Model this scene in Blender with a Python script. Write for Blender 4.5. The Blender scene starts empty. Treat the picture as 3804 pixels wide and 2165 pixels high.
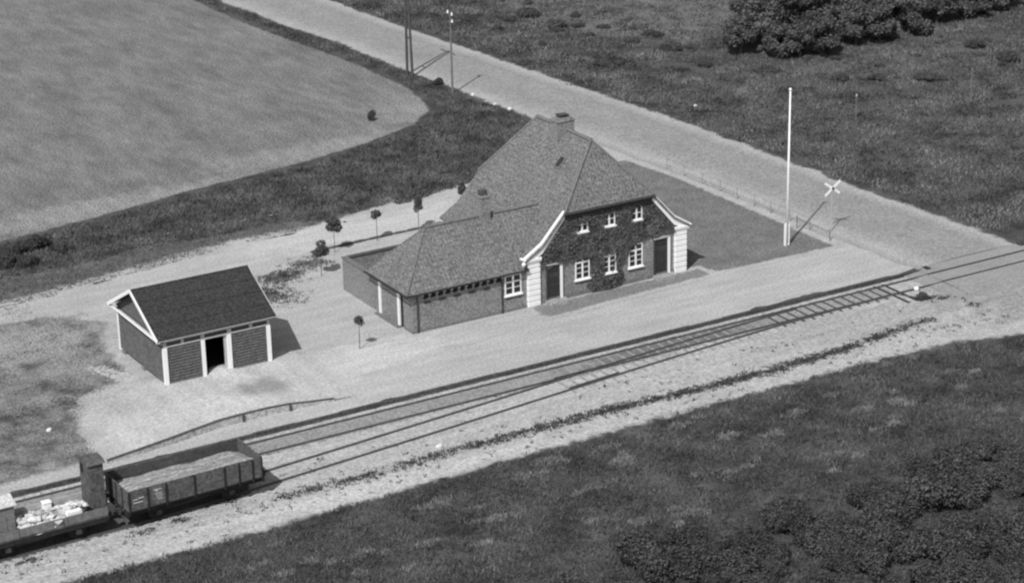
import bpy, bmesh, math, random
import numpy as np
from mathutils import Vector, Matrix, noise

random.seed(7); rng = np.random.default_rng(7)
S = bpy.context.scene; COL = S.collection

# ------------------------------------------------------------------ camera
cd = bpy.data.cameras.new('camera'); cam = bpy.data.objects.new('camera', cd); COL.objects.link(cam)
cd.sensor_width = 36.0; cd.lens = 82.27; cd.clip_start = 1.0; cd.clip_end = 3000.0
CR = Matrix(((0.85922, 0.196256, -0.472467), (-0.511171, 0.291261, -0.808623), (-0.021086, 0.936296, 0.350578)))
cam.matrix_world = Matrix.Translation((-62.266, -105.96, 51.124)) @ CR.to_4x4()
S.camera = cam
# ------------------------------------------------------------------ sky, sun, exposure
SHADOW = Vector((0.697, 0.523, -1.0)).normalized()          # direction the sunlight travels
elev = math.asin(-SHADOW.z); azim = math.atan2(-SHADOW.x, -SHADOW.y)
w = bpy.data.worlds.new('World'); S.world = w; w.use_nodes = True
nt = w.node_tree; bg = nt.nodes['Background']
sk = nt.nodes.new('ShaderNodeTexSky'); sk.sky_type = 'NISHITA'; sk.sun_disc = False
sk.sun_elevation = elev; sk.sun_rotation = azim % (2*math.pi)
bw = nt.nodes.new('ShaderNodeRGBToBW')                      # black-and-white film: the sky's light without its colour
nt.links.new(sk.outputs[0], bw.inputs[0]); nt.links.new(bw.outputs[0], bg.inputs[0]); bg.inputs[1].default_value = 0.125
sd = bpy.data.lights.new('sun', 'SUN'); sun = bpy.data.objects.new('sun', sd); COL.objects.link(sun)
sd.energy = 3.9; sd.angle = math.radians(0.55); sd.color = (1, 1, 1)
sun.rotation_euler = SHADOW.to_track_quat('-Z', 'Y').to_euler(); sun.location = (-40, -30, 60)
S.view_settings.view_transform = 'Standard'; S.view_settings.look = 'None'
S.view_settings.exposure = -0.08; S.view_settings.gamma = 1.0; S.view_settings.use_curve_mapping = False
S.render.engine = 'CYCLES'; S.cycles.pixel_filter_type = 'BLACKMAN_HARRIS'; S.cycles.filter_width = 2.3
S.cycles.max_bounces = 5

# ------------------------------------------------------------------ materials
MATS = {}; TONE = {}
def tone(N, L, pos, c0, c1, scale, grain, gscale, spots, detail, stretch, sharp, streak=None):
    """node chain giving one ground or surface tone as a function of world position"""
    src = pos
    if stretch:
        mp = N.new('ShaderNodeMapping'); mp.inputs['Scale'].default_value = stretch; L.new(pos, mp.inputs[0]); src = mp.outputs[0]
    n1 = N.new('ShaderNodeTexNoise'); n1.inputs['Scale'].default_value = scale; n1.inputs['Detail'].default_value = detail
    n1.inputs['Roughness'].default_value = 0.66; L.new(src, n1.inputs['Vector'])
    mr = N.new('ShaderNodeMapRange'); mr.inputs[1].default_value = 0.5-sharp; mr.inputs[2].default_value = 0.5+sharp
    mr.inputs[3].default_value = c0; mr.inputs[4].default_value = c1; L.new(n1.outputs[0], mr.inputs[0])
    val = mr.outputs[0]
    for (sx, sy, rx, ry, c, k) in spots:
        sub = N.new('ShaderNodeVectorMath'); sub.operation = 'SUBTRACT'; sub.inputs[1].default_value = (sx, sy, 0); L.new(pos, sub.inputs[0])
        mul = N.new('ShaderNodeVectorMath'); mul.operation = 'MULTIPLY'; mul.inputs[1].default_value = (1/rx, 1/ry, 0); L.new(sub.outputs[0], mul.inputs[0])
        ln = N.new('ShaderNodeVectorMath'); ln.operation = 'LENGTH'; L.new(mul.outputs[0], ln.inputs[0])
        n3 = N.new('ShaderNodeTexNoise'); n3.inputs['Scale'].default_value = 0.9; n3.inputs['Detail'].default_value = 6; L.new(pos, n3.inputs['Vector'])
        ad = N.new('ShaderNodeMath'); ad.operation = 'ADD'; L.new(ln.outputs['Value'], ad.inputs[0])
        sc = N.new('ShaderNodeMath'); sc.operation = 'MULTIPLY_ADD'; sc.inputs[1].default_value = 1.6; sc.inputs[2].default_value = -0.8
        L.new(n3.outputs[0], sc.inputs[0]); L.new(sc.outputs[0], ad.inputs[1])
        m2 = N.new('ShaderNodeMapRange'); m2.interpolation_type = 'SMOOTHSTEP'
        m2.inputs[1].default_value = 0.35; m2.inputs[2].default_value = 1.15; m2.inputs[3].default_value = k; m2.inputs[4].default_value = 0
        L.new(ad.outputs[0], m2.inputs[0])
        mx = N.new('ShaderNodeMix'); mx.data_type = 'FLOAT'; L.new(m2.outputs[0], mx.inputs[0]); L.new(val, mx.inputs[2]); mx.inputs[3].default_value = c
        val = mx.outputs[0]
    if 7 <= gscale <= 9.5: grain *= 1.35; gscale *= .85                  # coarse enough to read from the air
    for (vec, sc_, amt) in ([(None, gscale, grain)] + ([streak] if streak else [])):
        p_ = pos
        if vec:
            mp = N.new('ShaderNodeMapping'); mp.inputs['Scale'].default_value = vec; L.new(pos, mp.inputs[0]); p_ = mp.outputs[0]
        n2 = N.new('ShaderNodeTexNoise'); n2.inputs['Scale'].default_value = sc_; n2.inputs['Detail'].default_value = 3; L.new(p_, n2.inputs['Vector'])
        g = N.new('ShaderNodeMapRange'); g.inputs[1].default_value = 0.3; g.inputs[2].default_value = 0.7
        g.inputs[3].default_value = 1-amt; g.inputs[4].default_value = 1+amt; L.new(n2.outputs[0], g.inputs[0])
        mm = N.new('ShaderNodeMath'); mm.operation = 'MULTIPLY'; L.new(val, mm.inputs[0]); L.new(g.outputs[0], mm.inputs[1]); val = mm.outputs[0]
    return val
def mat(name, c0, c1=None, scale=0.6, grain=0.25, gscale=9.0, rough=0.9, bump=0.0, bscale=None, island=0.0,
        spots=(), detail=5.0, stretch=None, spec=0.2, tiles=None, sharp=0.22, streak=None, under=None, mix=1.1):
    """grey procedural surface: broad mottling c0..c1, fine grain, optional relief and per-piece variation;
    under = name of the surface this one thins out into where its 'cover' attribute falls to 0"""
    if c1 is None: c1 = c0
    m = bpy.data.materials.new(name); m.use_nodes = True; MATS[name] = m
    t = m.node_tree; N = t.nodes; L = t.links; b = N['Principled BSDF']
    b.inputs['Roughness'].default_value = rough; b.inputs['Specular IOR Level'].default_value = spec
    geo = N.new('ShaderNodeNewGeometry'); pos = geo.outputs['Position']
    TONE[name] = (c0, c1, scale, grain, gscale, spots, detail, stretch, sharp, streak)
    val = tone(N, L, pos, *TONE[name])
    if under:
        v2 = tone(N, L, pos, *TONE[under]); at_ = N.new('ShaderNodeAttribute'); at_.attribute_name = 'cover'; cv = at_.outputs['Fac']
        nz = N.new('ShaderNodeTexNoise'); nz.inputs['Scale'].default_value = 1.1; nz.inputs['Detail'].default_value = 8; nz.inputs['Roughness'].default_value = .72; L.new(pos, nz.inputs['Vector'])
        def M(op, a, b_, c_=None):
            q = N.new('ShaderNodeMath'); q.operation = op
            for k, x in enumerate((a, b_, c_)):
                if x is None: continue
                if isinstance(x, (int, float)): q.inputs[k].default_value = x
                else: L.new(x, q.inputs[k])
            return q.outputs[0]
        w_ = M('MULTIPLY', M('MULTIPLY', cv, M('SUBTRACT', 1.0, cv)), 4.0*mix)
        f = M('ADD', cv, M('MULTIPLY', M('SUBTRACT', nz.outputs[0], .5), w_))
        fr = N.new('ShaderNodeMapRange'); fr.interpolation_type = 'SMOOTHSTEP'; fr.inputs[1].default_value = .3; fr.inputs[2].default_value = .7; L.new(f, fr.inputs[0])
        mx = N.new('ShaderNodeMix'); mx.data_type = 'FLOAT'; L.new(fr.outputs[0], mx.inputs[0]); L.new(v2, mx.inputs[2]); L.new(val, mx.inputs[3]); val = mx.outputs[0]
    if island:
        ir = N.new('ShaderNodeMapRange'); ir.inputs[3].default_value = 1-island; ir.inputs[4].default_value = 1+island
        L.new(geo.outputs['Random Per Island'], ir.inputs[0])
        m3 = N.new('ShaderNodeMath'); m3.operation = 'MULTIPLY'; L.new(val, m3.inputs[0]); L.new(ir.outputs[0], m3.inputs[1]); val = m3.outputs[0]
    hsrc = None
    if tiles:                                                # courses of roof tiles, in metres on the roof's own UV
        uv = N.new('ShaderNodeUVMap'); uv.uv_map = 'UVMap'
        br = N.new('ShaderNodeTexBrick'); br.inputs['Scale'].default_value = 1.0; br.inputs['Brick Width'].default_value = tiles[0]
        br.inputs['Row Height'].default_value = tiles[1]; br.inputs['Mortar Size'].default_value = tiles[2]; br.inputs['Mortar Smooth'].default_value = 0.6
        br.offset = tiles[3]
        br.inputs['Color1'].default_value = (0.93, 0.93, 0.93, 1); br.inputs['Color2'].default_value = (1.07, 1.07, 1.07, 1); br.inputs['Mortar'].default_value = (0.86, 0.86, 0.86, 1)
        L.new(uv.outputs[0], br.inputs['Vector'])
        m4 = N.new('ShaderNodeMath'); m4.operation = 'MULTIPLY'; L.new(val, m4.inputs[0]); L.new(br.outputs['Color'], m4.inputs[1]); val = m4.outputs[0]
        inv = N.new('ShaderNodeMath'); inv.operation = 'SUBTRACT'; inv.inputs[0].default_value = 1; L.new(br.outputs['Fac'], inv.inputs[1]); hsrc = inv.outputs[0]
    cl = N.new('ShaderNodeClamp'); cl.inputs[2].default_value = 0.88; L.new(val, cl.inputs[0])
    L.new(cl.outputs[0], b.inputs['Base Color'])
    if bump:
        bn = N.new('ShaderNodeBump'); bn.inputs['Strength'].default_value = 1.0; bn.inputs['Distance'].default_value = bump
        if hsrc is None:
            n4 = N.new('ShaderNodeTexNoise'); n4.inputs['Scale'].default_value = bscale or gscale; n4.inputs['Detail'].default_value = 4; L.new(pos, n4.inputs['Vector']); hsrc = n4.outputs[0]
        L.new(hsrc, bn.inputs['Height']); L.new(bn.outputs[0], b.inputs['Normal'])
    return m
G_ROUGH = mat('rough_grass_soil', .032, .10, .38, .40, 9, bump=.06, bscale=4, sharp=.14, spots=[(56, 30, 22, 34, .10, .6), (62, 42, 14, 5, .14, .5), (10, 36, 30, 8, .085, .55)])
G_YARD = mat('yard_gravel', .37, .45, .22, .19, 7.5, bump=.012, streak=((.25, 1.6, 1), .9, .10), spots=[(-5.2, 7.2, 5.5, 2.4, .55, .8), (5, 28, 12, 3.0, .50, .9), (-12, 6, 9, 5, .50, .7), (-14, 20, 3, 3, .36, .6), (-26, 22.5, 12, 4, .38, .7)])
G_FIELD = mat('pasture', .138, .232, .28, .48, 7.5, bump=.03, bscale=7, sharp=.17, detail=9, stretch=(1.2, .42, 1), streak=((1.3, .4, 1), .9, .14), spots=[(-8, 42.3, 14, 2.6, .29, .75), (10, 46, 11, 2.6, .28, .7), (20.5, 51, 4, 4.5, .27, .7)], under='rough_grass_soil', mix=1.3)
G_LAWN = mat('lawn_ground', .075, .28, .55, .36, 8, bump=.04, bscale=6, sharp=.15, detail=8, spots=[(-25, 20.5, 9, 4.0, .34, .75), (-20.5, 16.5, 3, 3, .30, .6), (-28, 15, 6, 1.6, .26, .5)], under='yard_gravel', mix=1.7)
G_MEAD = mat('meadow_ground', .13, .19, .3, .3, 8, bump=.05, bscale=5, under='rough_grass_soil', mix=1.4)
G_THIN = mat('thin_grass', .095, .165, .45, .38, 8, bump=.04, bscale=6, under='yard_gravel', mix=1.6)
G_PLOT = mat('mown_grass', .13, .215, .7, .34, 8, bump=.02, under='yard_gravel', mix=1.4)
G_BANKG = mat('loading_bank_gravel', .42, .54, .3, .19, 7.5, bump=.012, streak=((1.4, .3, 1), .9, .10), spots=[(-13.4, 5.9, 1.9, 1.5, .24, .8), (-16.5, 4.3, 4, 1.6, .56, .6), (-20.5, 8.6, 3, 2, .33, .5)], under='yard_gravel', mix=1.5)
G_BALL = mat('ballast', .36, .45, .25, .24, 7.5, bump=.03, bscale=9, streak=((.2, 2.2, 1), .8, .10), spots=[(-14, -8.4, 18, 1.1, .52, .6), (18, -8.5, 9, .9, .48, .5), (22, -4.0, 9, 3, .33, .7), (34, -5.5, 8, 6, .25, .7)], under='rough_grass_soil', mix=1.5)
G_BED = mat('oily_ballast', .23, .32, .3, .26, 8, bump=.02, spots=[(10, -.9, 9, 2, .14, .85), (21, -.9, 6, 2, .30, .8)])
G_TERR = mat('terrace_paving', .17, .23, .6, .3, 8, under='yard_gravel', mix=1.4)
M_BRICK = mat('red_brick', .20, .255, .8, .3, 9, bump=.006)
M_TILE = mat('roof_tile', .155, .195, .55, .36, 8, bump=.016, tiles=(.24, .34, .03, 0.0))
M_RIDGE = mat('ridge_tile', .15, .19, 2, .2)
M_TARP = mat('tarred_felt', .038, .048, .7, .4, 9, bump=.01, rough=.95)
M_BOARD = mat('dark_boards', .09, .125, 1.5, .25, 8, island=.18)
M_WHITE = mat('white_paint', .84, .88, 2, .04, 6)
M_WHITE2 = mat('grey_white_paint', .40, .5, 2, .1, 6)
M_GREYP = mat('weathered_paint', .36, .46, 2, .12, 6)
M_DARK = mat('dark_timber', .030, .045, 2, .2)
M_SLEEP = mat('tarred_sleeper', .05, .10, 2, .3)
M_BLACK = mat('sooty_black', .012, .02, 2, .2)
M_DOOR = mat('painted_door', .045, .06, 2, .15)
M_IRON = mat('rusty_iron', .04, .07, 3, .25, rough=.7)
M_RAIL = mat('rail_steel', .055, .085, 1, .2, rough=.6, spec=.4)
M_GLASS = mat('window_glass', .012, .02, 1, .1, rough=.08, spec=.5)
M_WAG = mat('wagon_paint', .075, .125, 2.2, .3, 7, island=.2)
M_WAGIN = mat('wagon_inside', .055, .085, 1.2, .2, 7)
M_UNDER = mat('underframe', .018, .03, 2, .2)
M_SAND = mat('sand_load', .16, .48, 1.3, .35, 8, stretch=(.45, 3.2, 1), bump=.05, bscale=5)
M_RUB = mat('pale_rubble', .40, .68, 1.5, .2, island=.35)
M_POLE = mat('pole_timber', .065, .10, 1, .2)
M_LEAF = mat('leaf', .06, .11, .5, .2, 4, island=.45, rough=.75)
M_LEAF2 = mat('shrub_leaf', .04, .095, .5, .2, 4, island=.45, rough=.8)
M_IVY = mat('ivy_leaf', .055, .135, 1.3, .2, 4, island=.45, rough=.7)
M_BLADE = mat('grass_blade', .042, .135, .35, .2, 4, island=.25, sharp=.14)
M_BLADE2 = mat('bank_grass_blade', .06, .165, .4, .2, 4, island=.25, sharp=.14)
M_BLADEF = mat('pasture_blade', .12, .25, .22, .2, 4, island=.25)
M_HEATH = mat('heath_grass_blade', .045, .195, .25, .2, 4, island=.25, sharp=.13)
M_DRY = mat('dry_grass_blade', .17, .27, .8, .2, 4, island=.3)
M_BARK = mat('bark', .06, .1, 3, .2)
M_STONE = mat('whitewashed_stone', .6, .78, 3, .1)

# ------------------------------------------------------------------ mesh helpers
ORG = {}
class MB:
    def __init__(s): s.v = []; s.f = []
    def box(s, x0, x1, y0, y1, z0, z1):
        n = len(s.v)
        s.v += [(x0, y0, z0), (x1, y0, z0), (x1, y1, z0), (x0, y1, z0), (x0, y0, z1), (x1, y0, z1), (x1, y1, z1), (x0, y1, z1)]
        s.f += [tuple(n+i for i in q) for q in ((3, 2, 1, 0), (4, 5, 6, 7), (0, 1, 5, 4), (1, 2, 6, 5), (2, 3, 7, 6), (3, 0, 4, 7))]
        return s
    def obox(s, c, size, m=None):
        a, b, d = (k/2 for k in size); n = len(s.v); m = m or Matrix.Identity(3); c = Vector(c)
        for p in ((-a, -b, -d), (a, -b, -d), (a, b, -d), (-a, b, -d), (-a, -b, d), (a, -b, d), (a, b, d), (-a, b, d)):
            s.v.append(tuple(c + m @ Vector(p)))
        s.f += [tuple(n+i for i in q) for q in ((3, 2, 1, 0), (4, 5, 6, 7), (0, 1, 5, 4), (1, 2, 6, 5), (2, 3, 7, 6), (3, 0, 4, 7))]
        return s
    def bar(s, p0, p1, wd, ht, up=(0, 0, 1)):
        p0 = Vector(p0); p1 = Vector(p1); d = (p1-p0); l = d.length; d.normalize(); u = Vector(up)
        r = d.cross(u).normalized(); u = r.cross(d)
        return s.obox((p0+p1)/2, (l, wd, ht), Matrix((d, r, u)).transposed())
    def cyl(s, p0, p1, r0, r1=None, n=10, cap=True):
        r1 = r0 if r1 is None else r1; p0 = Vector(p0); p1 = Vector(p1); d = (p1-p0).normalized()
        a = d.orthogonal().normalized(); b = d.cross(a); k = len(s.v)
        for p, r in ((p0, r0), (p1, r1)):
            for i in range(n):
                t = 2*math.pi*i/n; s.v.append(tuple(p + a*(r*math.cos(t)) + b*(r*math.sin(t))))
        for i in range(n): s.f.append((k+i, k+(i+1) % n, k+n+(i+1) % n, k+n+i))
        if cap: s.f.append(tuple(k+i for i in reversed(range(n)))); s.f.append(tuple(k+n+i for i in range(n)))
        return s
    def poly(s, pts):
        n = len(s.v); s.v += [tuple(p) for p in pts]; s.f.append(tuple(range(n, n+len(pts)))); return s
    def prism(s, pts, off):
        """closed prism: polygon pts pushed along off"""
        n = len(s.v); k = len(pts); o = Vector(off)
        s.v += [tuple(p) for p in pts]; s.v += [tuple(Vector(p)+o) for p in pts]
        s.f.append(tuple(range(n, n+k))); s.f.append(tuple(range(n+2*k-1, n+k-1, -1)))
        for i in range(k): s.f.append((n+i, n+k+i, n+k+(i+1) % k, n+(i+1) % k))
        return s
    def blob(s, c, r, seed=0, rough=.25, sub=2):
        bm = bmesh.new(); bmesh.ops.create_icosphere(bm, subdivisions=sub, radius=1.0); n = len(s.v)
        for v in bm.verts:
            k = 1 + rough*noise.noise(v.co*1.7 + Vector((seed*3.1, seed*1.7, 0)))*1.6
            s.v.append((c[0]+v.co.x*r[0]*k, c[1]+v.co.y*r[1]*k, c[2]+v.co.z*r[2]*k))
        for f in bm.faces: s.f.append(tuple(n+v.index for v in f.verts))
        bm.free(); return s
    def build(s, name, m, parent=None, smooth=False, bevel=0, solid=0, uv=False, fix=True):
        o0 = ORG.get(parent, Vector((0, 0, 0))) if parent else Vector((0, 0, 0))
        me = bpy.data.meshes.new(name)
        me.from_pydata([(a-o0.x, b-o0.y, c-o0.z) for a, b, c in s.v], [], s.f)
        if fix and not solid and not uv:
            bm = bmesh.new(); bm.from_mesh(me); bmesh.ops.recalc_face_normals(bm, faces=bm.faces); bm.to_mesh(me); bm.free()
        if uv:
            ul = me.uv_layers.new(name='UVMap')
            for p in me.polygons:
                nrm = p.normal; h = Vector((-nrm.y, nrm.x, 0))
                h = h.normalized() if h.length > 1e-4 else Vector((1, 0, 0)); up = nrm.cross(h)
                for li in p.loop_indices:
                    co = me.vertices[me.loops[li].vertex_index].co; ul.data[li].uv = (co.dot(h), co.dot(up))
        me.materials.append(m)
        if smooth:
            for p in me.polygons: p.use_smooth = True
        o = bpy.data.objects.new(name, me); COL.objects.link(o)
        if parent: o.parent = parent; ORG[o] = o0
        if bevel:
            b = o.modifiers.new('bevel', 'BEVEL'); b.width = bevel; b.segments = 2
        if solid:
            k = o.modifiers.new('solid', 'SOLIDIFY'); k.thickness = solid; k.offset = -1
        return o
def tag(o, label=None, cat=None, group=None, kind=None):
    if label: o['label'] = label
    if cat: o['category'] = cat
    if group: o['group'] = group
    if kind: o['kind'] = kind
    return o
def thing(name, label, cat, loc=(0, 0, 0), group=None):
    o = bpy.data.objects.new(name, None); COL.objects.link(o); o.location = loc; o.empty_display_size = .3
    ORG[o] = Vector(loc); return tag(o, label, cat, group)
def copy_tree(o, parent=None):
    c = o.copy(); COL.objects.link(c)
    if parent: c.parent = parent
    for ch in o.children: copy_tree(ch, c)
    return c
def in_poly(P, poly):
    x, y = P[:, 0], P[:, 1]; inside = np.zeros(len(P), bool); n = len(poly)
    for i in range(n):
        x0, y0 = poly[i]; x1, y1 = poly[(i+1) % n]
        if y0 == y1: continue
        c = ((y0 > y) != (y1 > y)) & (x < (x1-x0)*(y-y0)/(y1-y0)+x0); inside ^= c
    return inside
def scatter(poly, dens, holes=(), rag=.55):
    if rag: poly = ragged(poly, rag, .35, len(poly)*1.7)            # growth never ends on a straight line
    a = np.array(poly); lo = a.min(0); hi = a.max(0); n = int((hi-lo).prod()*dens)
    P = rng.uniform(lo, hi, (n, 2)); k = in_poly(P, poly)
    for h in holes: k &= ~in_poly(P, h)
    return P[k]
def fast_mesh(name, V, F, m, parent=None):
    me = bpy.data.meshes.new(name); nv = len(V); nf, k = F.shape
    me.vertices.add(nv); me.vertices.foreach_set('co', np.ascontiguousarray(V, np.float32).ravel())
    me.loops.add(nf*k); me.loops.foreach_set('vertex_index', np.ascontiguousarray(F, np.int32).ravel())
    me.polygons.add(nf); me.polygons.foreach_set('loop_start', np.arange(0, nf*k, k, dtype=np.int32))
    me.update(calc_edges=True); me.validate(); me.materials.append(m)
    o = bpy.data.objects.new(name, me); COL.objects.link(o)
    if parent: o.parent = parent; ORG[o] = ORG.get(parent, Vector())
    return o
def clump(P, amount, scale=.35, seed=0.):
    """thin points out where a noise field is low, so growth comes in patches"""
    v = np.array([noise.noise((p[0]*scale+seed, p[1]*scale, seed)) for p in P]); return P[v + rng.uniform(-.3, .3, len(P)) > amount]
def tufts(name, P, m, h=(.15, .4), wd=(.05, .12), blades=3, spread=.12, z=0.0, lean=.6):
    n = len(P); hs = rng.uniform(h[0], h[1], n)
    B = np.repeat(P, blades, 0) + rng.normal(0, spread, (n*blades, 2)); k = len(B)
    H = np.repeat(hs, blades)*rng.uniform(.6, 1.1, k); a = rng.uniform(0, 2*np.pi, k); W = rng.uniform(wd[0], wd[1], k)
    le = rng.normal(0, lean, (k, 2))*H[:, None]
    V = np.zeros((k, 3, 3)); dx = np.stack([np.cos(a), np.sin(a)], 1)*W[:, None]
    V[:, 0, :2] = B-dx; V[:, 1, :2] = B+dx; V[:, 2, :2] = B+le; V[:, 2, 2] = H; V[:, :, 2] += z
    V[:, :2, 2] -= .02
    return fast_mesh(name, V.reshape(-1, 3), np.arange(k*3).reshape(-1, 3), m)
def leaves(name, C, Nn, size, m, parent=None, jitter=.7):
    """leaf-sized quads at points C, facing roughly along Nn"""
    n = len(C); Nn = Nn + rng.normal(0, jitter, (n, 3)); Nn /= np.linalg.norm(Nn, axis=1)[:, None]
    r = rng.normal(0, 1, (n, 3)); a = np.cross(Nn, r); a /= np.linalg.norm(a, axis=1)[:, None]; b = np.cross(Nn, a)
    s = rng.uniform(.6, 1.3, n)[:, None]*size; V = np.zeros((n, 4, 3))
    V[:, 0] = C-a*s; V[:, 1] = C-b*s*.6; V[:, 2] = C+a*s; V[:, 3] = C+b*s*.6
    return fast_mesh(name, V.reshape(-1, 3), np.arange(n*4).reshape(-1, 4), m, parent)
def crown_pts(lobes, n):
    w_ = np.array([l[3]*l[4] for l in lobes]); idx = rng.choice(len(lobes), n, p=w_/w_.sum())
    L = np.array(lobes)[idx]; d = rng.normal(0, 1, (n, 3)); d /= np.linalg.norm(d, axis=1)[:, None]
    k = rng.uniform(.62, 1.08, n)[:, None]
    C = L[:, :3] + d*k*np.stack([L[:, 3], L[:, 3], L[:, 4]], 1)
    keep = C[:, 2] > .05
    return C[keep], d[keep]

# ------------------------------------------------------------------ the ground
def ragged(poly, amp, step=.5, seed=0.0):
    out = []; n = len(poly)
    for i in range(n):
        a = Vector(poly[i]).to_2d(); b = Vector(poly[(i+1) % n]).to_2d(); d = b-a; l = d.length
        if l < 1e-6: continue
        nrm = Vector((-d.y, d.x))/l; k = max(1, int(l/step)) if l < 200 else 1
        for j in range(k):
            p = a + d*(j/k)
            o = amp*(noise.noise((p.x*.25+seed, p.y*.25, seed))*1.6 + noise.noise((p.x*1.1+seed, p.y*1.1, 3))*.8 + noise.noise((p.x*3.1, p.y*3.1, seed))*.45) if k > 1 else 0
            q = p + nrm*o; out.append((q.x, q.y))
    return out
def sheet(name, poly, z, m, amp=.3, step=.35, seed=0., islands=0, reach=1.0):
    """flat surface with a ragged outline and small islands of the same stuff beyond the edge"""
    r = ragged(poly, amp, step, seed) if amp else poly
    b = MB(); b.poly([(x, y, z) for x, y in r])
    for i in range(islands*9):
        j = random.randrange(len(r)); x, y = r[j]; x2, y2 = r[(j+1) % len(r)]; f_ = random.random(); x += (x2-x)*f_; y += (y2-y)*f_
        a = random.uniform(0, 6.28); d = abs(random.gauss(0, reach*.42)); x += d*math.cos(a); y += d*math.sin(a)
        s = random.uniform(.03, .13)*(1.3-min(1, d/reach)*.8); k = 5; a = random.uniform(0, 6.28)
        if name == 'station_yard' and (y < 1.6 or x > 27.5): continue
        b.poly([(x+s*random.uniform(.6, 1.6)*math.cos(a+2*math.pi*q/k), y+s*random.uniform(.5, 1.1)*math.sin(a+2*math.pi*q/k), z+.0005+.0003*(i % 9)) for q in range(k)])
    return tag(b.build(name, m, fix=False), kind='structure')
def graded(name, poly, z, m, width, cell=.4, hard=None, clamp=False, kind='structure'):
    """surface that thins out towards its outline: a grid carrying 'cover' (0 at the edge, 1 at width metres inside)"""
    P_ = np.array(poly, float); lo = P_.min(0); hi = P_.max(0); nx = int((hi[0]-lo[0])/cell)+1; ny = int((hi[1]-lo[1])/cell)+1
    gx, gy = np.meshgrid(lo[0]+np.arange(nx+1)*cell, lo[1]+np.arange(ny+1)*cell, indexing='ij'); Q = np.stack([gx.ravel(), gy.ravel()], 1)
    ins = in_poly(Q, poly); d2 = np.full(len(Q), 1e9)
    for k in range(len(P_)):
        a = P_[k]; b_ = P_[(k+1) % len(P_)]
        if hard and hard(a, b_): continue
        ab = b_-a; t_ = np.clip(((Q-a)@ab)/max(1e-9, ab@ab), 0, 1); d2 = np.minimum(d2, ((Q-a-t_[:, None]*ab)**2).sum(1))
    cov = np.where(ins, np.clip(np.sqrt(d2)/width, 0, 1), 0.0)
    idx = (np.arange(nx)[:, None]*(ny+1)+np.arange(ny)[None, :]).ravel(); F = np.stack([idx, idx+ny+1, idx+ny+2, idx+1], 1); F = F[ins[F].any(1)]
    used = np.unique(F); remap = np.full(len(Q), -1); remap[used] = np.arange(len(used))
    V = np.concatenate([Q[used], np.full((len(used), 1), z)], 1)
    if clamp:
        for k in range(len(P_)):
            a = P_[k]; b_ = P_[(k+1) % len(P_)]
            if hard(a, b_): V[:, 1] = np.minimum(V[:, 1], a[1]) if a[1] > P_[:, 1].mean() else np.maximum(V[:, 1], a[1])
    o = fast_mesh(name, V, remap[F], m); ac = o.data.attributes.new('cover', 'FLOAT', 'POINT'); ac.data.foreach_set('value', cov[used].astype(np.float32))
    return tag(o, kind=kind)
g = MB()
for y0, y1, z0, z1 in ((-700, .75, -.11, -.11), (.75, 1.2, -.11, -.02), (1.2, 900, -.02, -.02)):
    g.poly([(-600, y0, z0), (900, y0, z0), (900, y1, z1), (-600, y1, z1)])
tag(g.build('ground', G_ROUGH, fix=False), kind='structure')

FIELD = [(-70, 36), (-16, 38.9), (-9.6, 40.1), (-1.2, 42), (7.4, 43.3), (13.9, 45), (19.6, 47.5), (22.6, 50.6), (23.6, 53.8), (24.2, 57.6), (24.2, 65.8), (23.4, 74), (22.4, 85.2), (22.2, 95.7), (22, 160), (-70, 160)]
graded('field', FIELD, .0, G_FIELD, 1.0, .4)
YARD = [(-60, 1.02), (-60, 24), (-33, 25.6), (-33, 27.4), (-20, 27.2), (-10, 28.8), (-4.3, 29.9), (0, 29.8), (3.4, 29.6), (7.7, 31.1), (11, 31.5), (15.2, 32.4), (20, 33.6), (27.4, 36.4), (29.5, 30), (30.6, 16), (30.8, 1.02)]
def edge_safe(poly, amp, step, seed):                       # keep the platform edge straight
    return [(x, y) if y > 1.05 else (x, 1.02) for x, y in ragged(poly, amp, step, seed)]
sheet('station_yard', edge_safe(YARD, .35, .4, 2.1), .0, G_YARD, 0, islands=200, reach=.9)
LAWN = [(-60, 1.3), (-26, 1.6), (-24.3, 2.2), (-23.5, 4.5), (-22.6, 8.9), (-20.4, 11.0), (-18.4, 11.6), (-17.8, 14), (-17.3, 18), (-15.6, 21.4), (-19, 24.8), (-33, 26.4), (-60, 27)]
graded('lawn', LAWN, .006, G_LAWN, 1.5, .3)
graded('grass_strip', [(-40, 27.6), (-20, 27.4), (-10, 29.0), (-4.3, 30.0), (3, 29.7), (8.5, 31.0), (9, 32.6), (6, 33.6), (-2, 34.2), (-10, 34.4), (-20, 33.4), (-40, 33)], .002, G_THIN, 1.6, hard=lambda a, b: a[1] > 32.5 and b[1] > 32.5)
graded('meadow', [(46, 84), (68, 68), (56, 54), (49, 54.5), (44.5, 61.3), (41, 74)], .0, G_MEAD, 4, .6)
graded('grass_plot', [(17.7, 7.5), (24.1, 7.1), (28.7, 7.1), (28.7, 15.7), (28.5, 25.4), (27.8, 31), (22, 32.6), (16, 30.6), (15.5, 20), (17.7, 19)], .008, G_PLOT, .8, .25)
graded('terrace', [(5.9, 9.2), (18.8, 9.2), (19.2, 7.2), (14, 6.95), (6.3, 6.5), (5.6, 7.3)], .014, G_TERR, .8, .2)
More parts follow.
